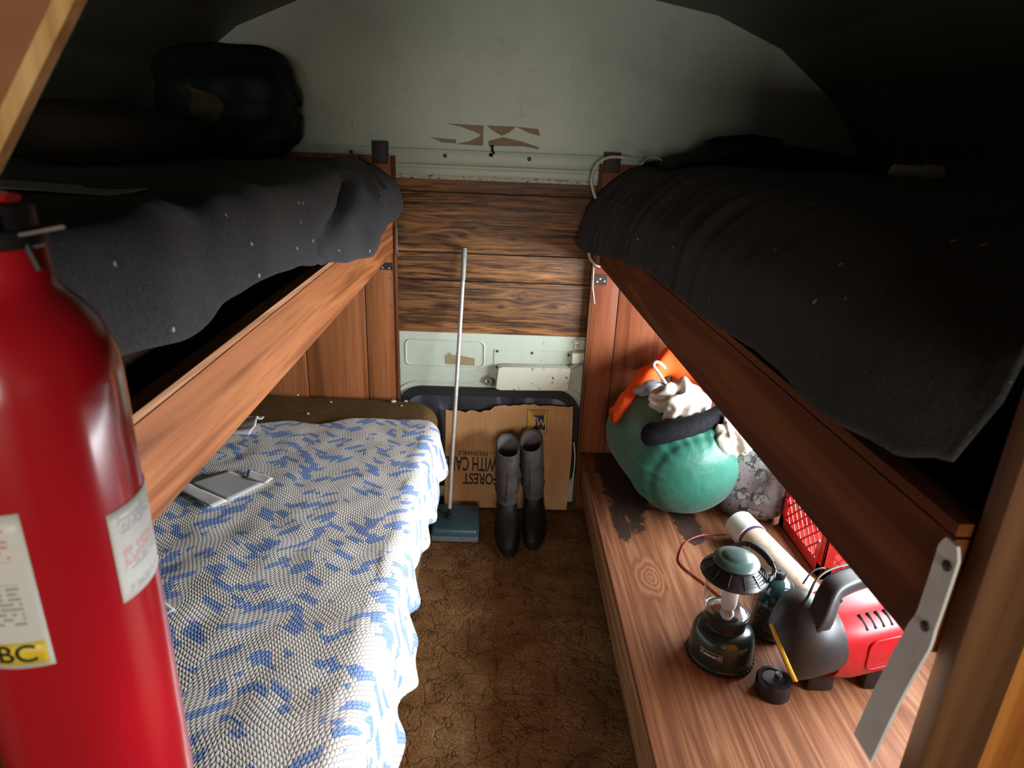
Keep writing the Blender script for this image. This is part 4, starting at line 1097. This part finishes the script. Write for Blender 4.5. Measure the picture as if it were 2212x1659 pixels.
# camouflage cushion leaning upright
rings = []
for i in range(13):
    a = i / 12; z = -.5 + a; e = (1 - abs(2 * a - 1) ** 6) ** .5 if 0 < i < 12 else .25
    rings.append([V((x * (.55 + .45 * e), y * (.4 + .6 * e) * (1 + .1 * nz(x * 9, z * 6)), z * .36)) for x, y in supell(32, .125, .075, 3)])
loft(bm, rings)
bmesh.ops.transform(bm, matrix=Matrix.Translation((.962, 2.15, .463)) @ Euler((math.radians(-12), math.radians(6), math.radians(-8))).to_matrix().to_4x4(), verts=bm.verts)
for v in bm.verts: v.co.z = max(v.co.z, BZ + .002)
tag(obj('camo_cushion', bm, M['camo'], at=(.955, 2.1, BZ), ang=180), 'leaf camouflage cushion standing on the bench behind the white pipe cap', 'cushion')
# milk crate
CX0, CX1, CY0, CY1, CZ0, CZ1 = 1.045, 1.375, 1.735, 2.065, BZ, BZ + .285
t = thing('milk_crate', 'red plastic milk crate on the bench against the right wall', 'crate', ((CX0 + CX1) / 2, (CY0 + CY1) / 2, BZ))
bm = nb()
box(bm, (CX0, CY0, CZ0), (CX1, CY1, CZ0 + .006))
for z0, z1 in ((CZ0, CZ0 + .045), (CZ1 - .05, CZ1)):
    for a in ((CX0, CX0 + .008, CY0, CY1), (CX1 - .008, CX1, CY0, CY1), (CX0, CX1, CY0, CY0 + .008), (CX0, CX1, CY1 - .008, CY1)): box(bm, (a[0], a[2], z0), (a[1], a[3], z1), .001)
for x in (CX0, CX1 - .035):
    for y in (CY0, CY1 - .035):
        ox = x if x == CX0 else CX1 - .008; oy = y if y == CY0 else CY1 - .008
        box(bm, (ox, y, CZ0), (ox + .008, y + .035, CZ1), .001); box(bm, (x, oy, CZ0), (x + .035, oy + .008, CZ1), .001)
for y in (CY0 + .035, CY1 - .035):
    tube(bm, [(CX0 + .002, y, CZ0 + .03), (CX0 - .001, y, CZ0 + .075), (CX0 + .003, y, CZ0 + .12)], [.002, .012, .011], 10)
obj('crate_frame', bm, M['red_crate'], t)
def lattice(bm, ua, ub, place, z0=CZ0 + .04, z1=CZ1 - .045, n=6):
    W_ = ub - ua; H_ = z1 - z0; st_ = W_ / n
    for sgn in (1, -1):
        for k in range(-12, n + 13):
            u0 = ua + k * st_; pts = []
            # clip line z = (u-u0)*sgn
            for u in [ua + W_ * i / 60 for i in range(61)]:
                z = z0 + (u - u0) * sgn
                if z0 - .0001 <= z <= z1 + .0001: pts.append((u, z))
            if len(pts) > 2:
                a, b = pts[0], pts[-1]; tube(bm, [place(*a), place(*b)], .0032, 6, True)
for nm, pl in (('side_lattice', lambda u, z: (CX0 + .004, u, z)), ('side_lattice', lambda u, z: (CX1 - .004, u, z))):
    bm = nb(); lattice(bm, CY0 + .03, CY1 - .03, pl); obj(nm, bm, M['red_crate'], t)
for nm, pl in (('side_lattice', lambda u, z: (u, CY0 + .004, z)), ('side_lattice', lambda u, z: (u, CY1 - .004, z))):
    bm = nb(); lattice(bm, CX0 + .03, CX1 - .03, pl); obj(nm, bm, M['red_crate'], t)
# capped pipe
t = thing('capped_pipe', 'dirty cream plastic pipe with white end cap lying along the bench', 'pipe', (.93, 1.6, BZ))
P0, P1 = V((.858, 1.955, BZ + .054)), V((.948, 1.475, BZ + .053)); dd = (P1 - P0).normalized()
bm = nb(); tube(bm, [P0 + dd * .02, P1], .050, 32); obj('pipe', bm, M['pvc'], t)
bm = nb(); tube(bm, [P0 - dd * .012, P0 - dd * .008, P0 + dd * .078, P0 + dd * .08], [.046, .0535, .0535, .051], 36); obj('end_cap', bm, M['pvc_cap'], t)
bm = nb(); tube(bm, [P0 + dd * .078, P0 + dd * .092], .0512, 36); obj('primer_band', bm, M['primer'], t)
bm = nb(); tube(bm, smoothpath([(.806, 1.935, BZ + .03), (.785, 1.952, BZ + .016), (.73, 1.955, BZ + .012), (.665, 1.92, BZ + .006), (.625, 1.85, BZ + .004), (.612, 1.80, BZ + .004), (.63, 1.75, BZ + .004), (.66, 1.70, BZ + .004), (.70, 1.62, BZ + .004)], 6), .0028, 8)
tag(obj('red_wire', bm, M['redwire'], at=(.65, 1.8, BZ)), 'thin red wire looping on the bench behind the lantern', 'wire')

# ------------------------------------------------------------------ lantern
LX, LY = .617, 1.392
t = thing('camping_lantern', 'dark green camping lantern with clear globe near the bench front', 'lantern', (LX, LY, BZ))
bm = nb(); lathe(bm, [(.074, 0), (.082, .004), (.084, .012), (.083, .05), (.080, .078), (.074, .094), (.062, .103), (.052, .106), (.050, .112)], (LX, LY, BZ), 48); obj('base', bm, M['lantern_green'], t, ang=50)
bm = nb(); lathe(bm, [(.084, .0), (.0865, .003), (.0865, .012), (.084, .016)], (LX, LY, BZ), 48, None, False, False)
for k in range(40):
    a = 2 * PI * k / 40; c_, s_ = math.cos(a), math.sin(a); box(bm, (-.001, -.003, .002), (.002, .003, .013), 0, Matrix.Translation((LX + .0862 * c_, LY + .0862 * s_, BZ)) @ Matrix.Rotation(a, 4, 'Z'))
obj('base_ring', bm, M['black_plastic'], t)
bm = nb(); lathe(bm, [(.050, .106), (.052, .108), (.052, .130), (.056, .134), (.056, .143), (.052, .145)], (LX, LY, BZ), 40); obj('collar', bm, M['black_plastic'], t)
bm = nb(); lathe(bm, [(.052, .143), (.059, .150), (.064, .172), (.067, .205), (.067, .24), (.064, .264)], (LX, LY, BZ), 48, None, False, False); obj('globe', bm, M['glass'], t, mods=solid(.0015), ang=80)
bm = nb(); lathe(bm, [(.050, .1455), (.046, .148), (.030, .151), (.0, .152)], (LX, LY, BZ), 40); obj('reflector', bm, M['chrome'], t)
bm = nb(); lathe(bm, [(.012, .150), (.019, .162), (.0205, .172), (.0205, .264)], (LX, LY, BZ), 28); obj('light_tube', bm, M['frost'], t)
bm = nb(); lathe(bm, [(.060, .259), (.083, .260), (.085, .264), (.083, .268), (.070, .278), (.058, .288), (.052, .292), (.052, .298)], (LX, LY, BZ), 48)
for k in range(12):
    a = 2 * PI * k / 12; tube(bm, [(LX + .082 * math.cos(a), LY + .082 * math.sin(a), BZ + .2695), (LX + .056 * math.cos(a), LY + .056 * math.sin(a), BZ + .292)], .0016, 6)
for r_, z_ in ((.077, .2735), (.072, .278), (.066, .283), (.061, .287)):
    pts = [(LX + r_ * math.cos(2 * PI * k / 40), LY + r_ * math.sin(2 * PI * k / 40), BZ + z_) for k in range(41)]; tube(bm, pts, .0011, 6, False)
obj('vent_brim', bm, M['black_plastic'], t)
bm = nb(); lathe(bm, [(.050, .296), (.0575, .298), (.0585, .301), (.054, .308), (.041, .314), (.036, .3145), (.034, .317), (.022, .321), (.0, .322)], (LX, LY, BZ), 48); obj('cap', bm, M['cap_green'], t, ang=50)
bm = nb()
hp = [(LX + .010, LY + .068, BZ + .278), (LX + .022, LY + .080, BZ + .292), (LX + .055, LY + .075, BZ + .302), (LX + .080, LY + .04, BZ + .302), (LX + .092, LY + .0, BZ + .294), (LX + .090, LY - .03, BZ + .284), (LX + .070, LY - .045, BZ + .278)]
hs = smoothpath(hp, 6)
for o_ in (-.005, .0, .005): tube(bm, [V(p) + V((0, 0, o_)) for p in hs], .0022, 8)
for i in range(0, len(hs), 4): tube(bm, [hs[i] + V((0, 0, -.008)), hs[i] + V((0, 0, .008))], .0026, 6)
hd = obj('bail_handle', bm, M['black_plastic'], t)
bm = nb(); cs = hs[14:25]; tube(bm, cs, .0078, 10)
for i in range(len(cs) - 1):
    for q in (0, .5):
        c = cs[i].lerp(cs[i + 1], q); d2 = (cs[i + 1] - cs[i]).normalized(); tube(bm, [c - d2 * .001, c + d2 * .001], .0092, 10)
obj('grip_sleeve', bm, M['matt_black'], hd)
bm = nb(); grid(bm, lambda u, v: V((LX + .0845 * math.cos(math.radians(-148 + 40 * u)), LY + .0845 * math.sin(math.radians(-148 + 40 * u)), BZ + .046 + .022 * v)), 14, 3); lb = obj('badge', bm, M['whiteplastic'], t, mods=solid(.0003, 1))
bm = nb(); grid(bm, lambda u, v: V((LX + .0849 * math.cos(math.radians(-147.3 + 38.6 * u)), LY + .0849 * math.sin(math.radians(-147.3 + 38.6 * u)), BZ + .0468 + .0204 * v)), 14, 3); obj('badge_field', bm, M['lantern_green'], lb, mods=solid(.0003, 1))
bm = text_bm('Coleman', .0125, .0003, .042, .0002)
for v in bm.verts:
    a = math.radians(-145.5) + v.co.x / .085; rr = .0854 + v.co.z; v.co = V((LX + rr * math.cos(a), LY + rr * math.sin(a), BZ + .053 + v.co.y))
obj('badge_lettering', bm, M['whiteplastic'], lb)
bm = nb()   # small lantern emblem beside the lettering
def onb(u, v): a = math.radians(-145.5) + u / .085; return (LX + .0856 * math.cos(a), LY + .0856 * math.sin(a), BZ + .0525 + v)
tube(bm, [onb(.0485 + .0035 * math.cos(x), .0045 + .0055 * math.sin(x)) for x in [2 * PI * k / 16 for k in range(17)]], .0005, 6, False)
tube(bm, [onb(.0485, .001), onb(.0485, .007)], .0006, 6)
obj('badge_emblem', bm, M['whiteplastic'], lb)

# ------------------------------------------------------------------ fuel cylinder
GX, GY = .782, 1.487
t = thing('fuel_cylinder', 'dark green fuel cylinder with black cap behind the lantern', 'gas cylinder', (GX, GY, BZ))
bm = nb(); lathe(bm, [(.040, 0), (.050, .004), (.052, .012), (.052, .135), (.050, .152), (.044, .168), (.033, .180), (.020, .187), (.016, .188)], (GX, GY, BZ), 48); obj('tank', bm, M['tank_green'], t, ang=60)
bm = nb(); lathe(bm, [(.016, .186), (.0185, .188), (.0185, .204), (.016, .207), (.004, .207), (.003, .205)], (GX, GY, BZ), 28); obj('cap', bm, M['black_plastic'], t)
bm = nb(); grid(bm, lambda u, v: V((GX + .0524 * math.cos(math.radians(-170 + 150 * u)), GY + .0524 * math.sin(math.radians(-170 + 150 * u)), BZ + .02 + .105 * v)), 28, 4, lambda u, v: (u, v))
tx = NT('dark_tank_print'); s_ = tx.sep(tx.co('UV')); ln_ = tx.math('LESS_THAN', tx.math('FRACT', tx.math('MULTIPLY', s_[1], 22)), .5)
wd_ = tx.wn(tx.comb(tx.math('FLOOR', tx.math('MULTIPLY', s_[0], 70)), tx.math('FLOOR', tx.math('MULTIPLY', s_[1], 22)), 0.0))
M['tank_print'] = tx.set(tx.mix(tx.math('MULTIPLY', ln_, tx.math('GREATER_THAN', wd_, .35)), (.012, .016, .016), (.16, .18, .18)), .3)
obj('printed_sleeve', bm, M['tank_print'], t, mods=solid(.0003, 1))

# ------------------------------------------------------------------ red and black work light
t = thing('portable_work_light', 'red and black portable work light with black carry handle and yellow warning strip', 'work light', (.90, 1.32, BZ))
# axis from the black head (left) to the red body (right)
HA = V((.735, 1.285, .425)); HB = V((1.12, 1.385, .44)); hx = (HB - HA).normalized(); hy = V((0, 0, 1)).cross(hx).normalized(); hz = hx.cross(hy)
def hring(s, a, b, p=2.2, n=36, dz=0): 
    c = HA + hx * s + hz * dz
    return [c + hy * x + hz * y for x, y in supell(n, a, b, p)]
HO = V((-.87, .10, -.48)).normalized(); HC = V((.716, 1.272, .416))      # the hood mouth points left and down
def mouth(off, a, n=36):
    x_ = HO.cross(V((0, 0, 1))).normalized(); z_ = x_.cross(HO).normalized()
    return [HC + HO * off + x_ * p * a + z_ * q * a for p, q in supell(n, 1, 1, 2.1)], x_, z_
def blend_ring(t_, a):
    c0 = HC; c1 = HA + hx * .115
    c = c0.lerp(c1, t_) + V((0, 0, .035 * math.sin(PI * t_)))
    ax_ = (-HO).lerp(hx, t_).normalized(); y2 = V((0, 0, 1)).cross(ax_).normalized(); z2 = ax_.cross(y2).normalized()
    return [c + y2 * p * a + z2 * q * a for p, q in supell(36, 1, 1, 2.15)]
bm = nb(); loft(bm, [blend_ring(-.03, .066), blend_ring(0.0, .071), blend_ring(.10, .082), blend_ring(.22, .091), blend_ring(.35, .097), blend_ring(.5, .10), blend_ring(.7, .097), blend_ring(.85, .09), blend_ring(1.0, .084), blend_ring(1.06, .084)], False, True); obj('lamp_hood', bm, M['matt_black'], t, ang=50)
bm = nb(); loft(bm, [hring(.085, .086, .088, 2.6), hring(.13, .095, .092, 3), hring(.30, .095, .090, 3.2), hring(.36, .088, .082, 3), hring(.375, .07, .068, 3)]); bd_ = obj('housing', bm, M['red_plastic'], t, ang=50)
bm = nb()
for k in range(7):
    s0 = .15 + .024 * k; a = HA + hx * s0
    tube(bm, [a - hy * .078 + hz * .069, a - hy * .045 + hz * .0905], .0042, 8)
obj('vent_slot', bm, M['black_hole'], bd_)
bm = nb(); pts = [HA + hx * s + hz * z - hy * (.0945 + .0015) for s, z in rrect(.15, .33, -.035, .048, .02, 4)]; tube(bm, pts + [pts[0]], .0025, 6, False); obj('panel_bead', bm, M['red_plastic'], bd_)
bm = nb()
hp = [HA + hx * .02 + hz * .085 - hy * .05, HA + hx * .04 + hz * .115 - hy * .045, HA + hx * .065 + hz * .150 - hy * .03, HA + hx * .10 + hz * .164 - hy * .015, HA + hx * .20 + hz * .164, HA + hx * .30 + hz * .155, HA + hx * .34 + hz * .12, HA + hx * .345 + hz * .07]
rings = []
hs = smoothpath(hp, 5)
for i, p in enumerate(hs):
    d2 = (hs[min(i + 1, len(hs) - 1)] - hs[max(i - 1, 0)]).normalized(); y2 = hy; z2 = d2.cross(y2).normalized()
    rings.append([p + y2 * x + z2 * z for x, z in supell(20, .028, .020, 4)])
loft(bm, rings); hn = obj('carry_handle', bm, M['matt_black'], t, ang=40)
for s, z, y in ((.035, .107, -.068), (.078, .150, -.052)):
    bm = nb(); screw(bm, HA + hx * s + hz * z + hy * y, -hy, .006, .002); obj('handle_screw', bm, M['black_hole'], hn)
bm = nb(); bp = smoothpath([HA + hx * .005 + hz * .112, HA + hx * .02 + hz * .135 - hy * .01, HA + hx * .06 + hz * .172 + hy * .01, HA + hx * .12 + hz * .186 + hy * .02, HA + hx * .24 + hz * .186 + hy * .02], 5); tube(bm, bp, .003, 8)
tube(bm, smoothpath([HA + hx * .03 + hz * .155 + hy * .02, HA + hx * .06 + hz * .178 + hy * .03, HA + hx * .09 + hz * .182 + hy * .03, HA + hx * .10 + hz * .172 + hy * .03], 5), .0022, 8)
obj('wire_bail', bm, M['darksteel'], t)
bm = nb()
def strip(u, v):
    y2 = V((0, 0, 1)).cross(-HO).normalized(); z2 = (-HO).cross(y2).normalized(); th = math.radians(85 + 175 * u)
    return HC + HO * (.004 - .010 * v) + (y2 * math.cos(th) + z2 * math.sin(th)) * (.0735 + .0010 * v)
grid(bm, strip, 30, 2); obj('warning_strip', bm, M['yellow'], t, mods=solid(.002, 1))
bm = nb(); loft(bm, [blend_ring(.06, .066), blend_ring(.065, .04)], True, True); obj('lens', bm, M['rearglass'], t)
bm = nb(); box(bm, (.80, 1.27, BZ), (.87, 1.36, .34), .01); obj('stand_foot', bm, M['matt_black'], t); bm = nb(); box(bm, (.95, 1.28, BZ), (1.06, 1.40, .37), .01); obj('stand_foot', bm, M['matt_black'], t)
t = thing('round_tin', 'black round container with grey knob in front of the lamp hood', 'container', (.705, 1.335, BZ))
t.location = (.70, 1.30, BZ); t['o'] = (.70, 1.30, BZ)
TX, TY = .712, 1.268
bm = nb(); lathe(bm, [(.040, 0), (.043, .003), (.043, .040), (.040, .045), (.030, .047), (.028, .044), (.0, .044)], (TX, TY, BZ), 40); obj('tin_body', bm, M['black_plastic'], t)
bm = nb(); lathe(bm, [(.008, .043), (.009, .045), (.009, .052), (.007, .054)], (TX + .012, TY + .006, BZ), 20); obj('knob', bm, M['steel'], t)
bm = nb(); lathe(bm, [(.03, 0), (.034, .004), (.034, .10), (.030, .112), (.026, .115), (.026, .135), (.0, .136)], (1.18, 1.66, BZ), 28)
tag(obj('green_jar', bm, M['sage'], at=(1.18, 1.66, BZ)), 'small olive green jar on the bench in front of the red crate', 'jar')

# ------------------------------------------------------------------ light
wd = bpy.data.worlds.new('overcast'); SC.world = wd; wd.use_nodes = True
b = wd.node_tree.nodes['Background']; b.inputs[0].default_value = (.80, .88, 1, 1); b.inputs[1].default_value = .6
def area(name, loc, rot, sx_, sy_, e, col, spread=180):
    l = bpy.data.lights.new(name, 'AREA'); l.shape = 'RECTANGLE'; l.size = sx_; l.size_y = sy_; l.energy = e; l.color = col; l.spread = math.radians(spread)
    o = bpy.data.objects.new(name, l); COL.objects.link(o); o.location = loc; o.rotation_euler = rot; return o
area('side_window_daylight', (1.46, 1.52, .91), Euler((math.radians(80), 0, math.radians(90))), 1.78, .46, 125, (.93, .965, 1.0))
area('windscreen_daylight', (.18, -2.3, 1.40), Euler((math.radians(90), 0, 0)), .95, .66, 42, (1.0, .93, .82))

# ------------------------------------------------------------------ camera
f_px = 1400.0; W_, H_ = 2212, 1659
p_, r_, y_ = math.radians(20), math.radians(2.3), math.radians(1.15)
fw = V((math.sin(y_) * math.cos(p_), math.cos(y_) * math.cos(p_), -math.sin(p_)))
rt0 = V((math.cos(y_), -math.sin(y_), 0)); up0 = rt0.cross(fw)
rt = rt0 * math.cos(r_) + up0 * math.sin(r_); up = -rt0 * math.sin(r_) + up0 * math.cos(r_)
cd = bpy.data.cameras.new('camera'); cam = bpy.data.objects.new('camera', cd); COL.objects.link(cam)
cam.matrix_world = Matrix((( rt.x, up.x, -fw.x, 0), (rt.y, up.y, -fw.y, 0), (rt.z, up.z, -fw.z, 1.55), (0, 0, 0, 1)))
cd.sensor_width = 36; cd.lens = 36 * f_px / W_; cd.clip_start = .02
cd.dof.use_dof = True; cd.dof.focus_distance = 2.1; cd.dof.aperture_fstop = 8.0
SC.camera = cam
SC.cycles.use_denoising = True
SC.cycles.max_bounces = 10; SC.cycles.diffuse_bounces = 6; SC.cycles.caustics_reflective = False; SC.cycles.caustics_refractive = False
vs = SC.view_settings; vs.view_transform = 'Standard'; vs.look = 'None'; vs.gamma = 1; vs.use_curve_mapping = False; vs.exposure = 0.0
for o in SC.objects:
    if 'o' in o.keys(): del o['o']
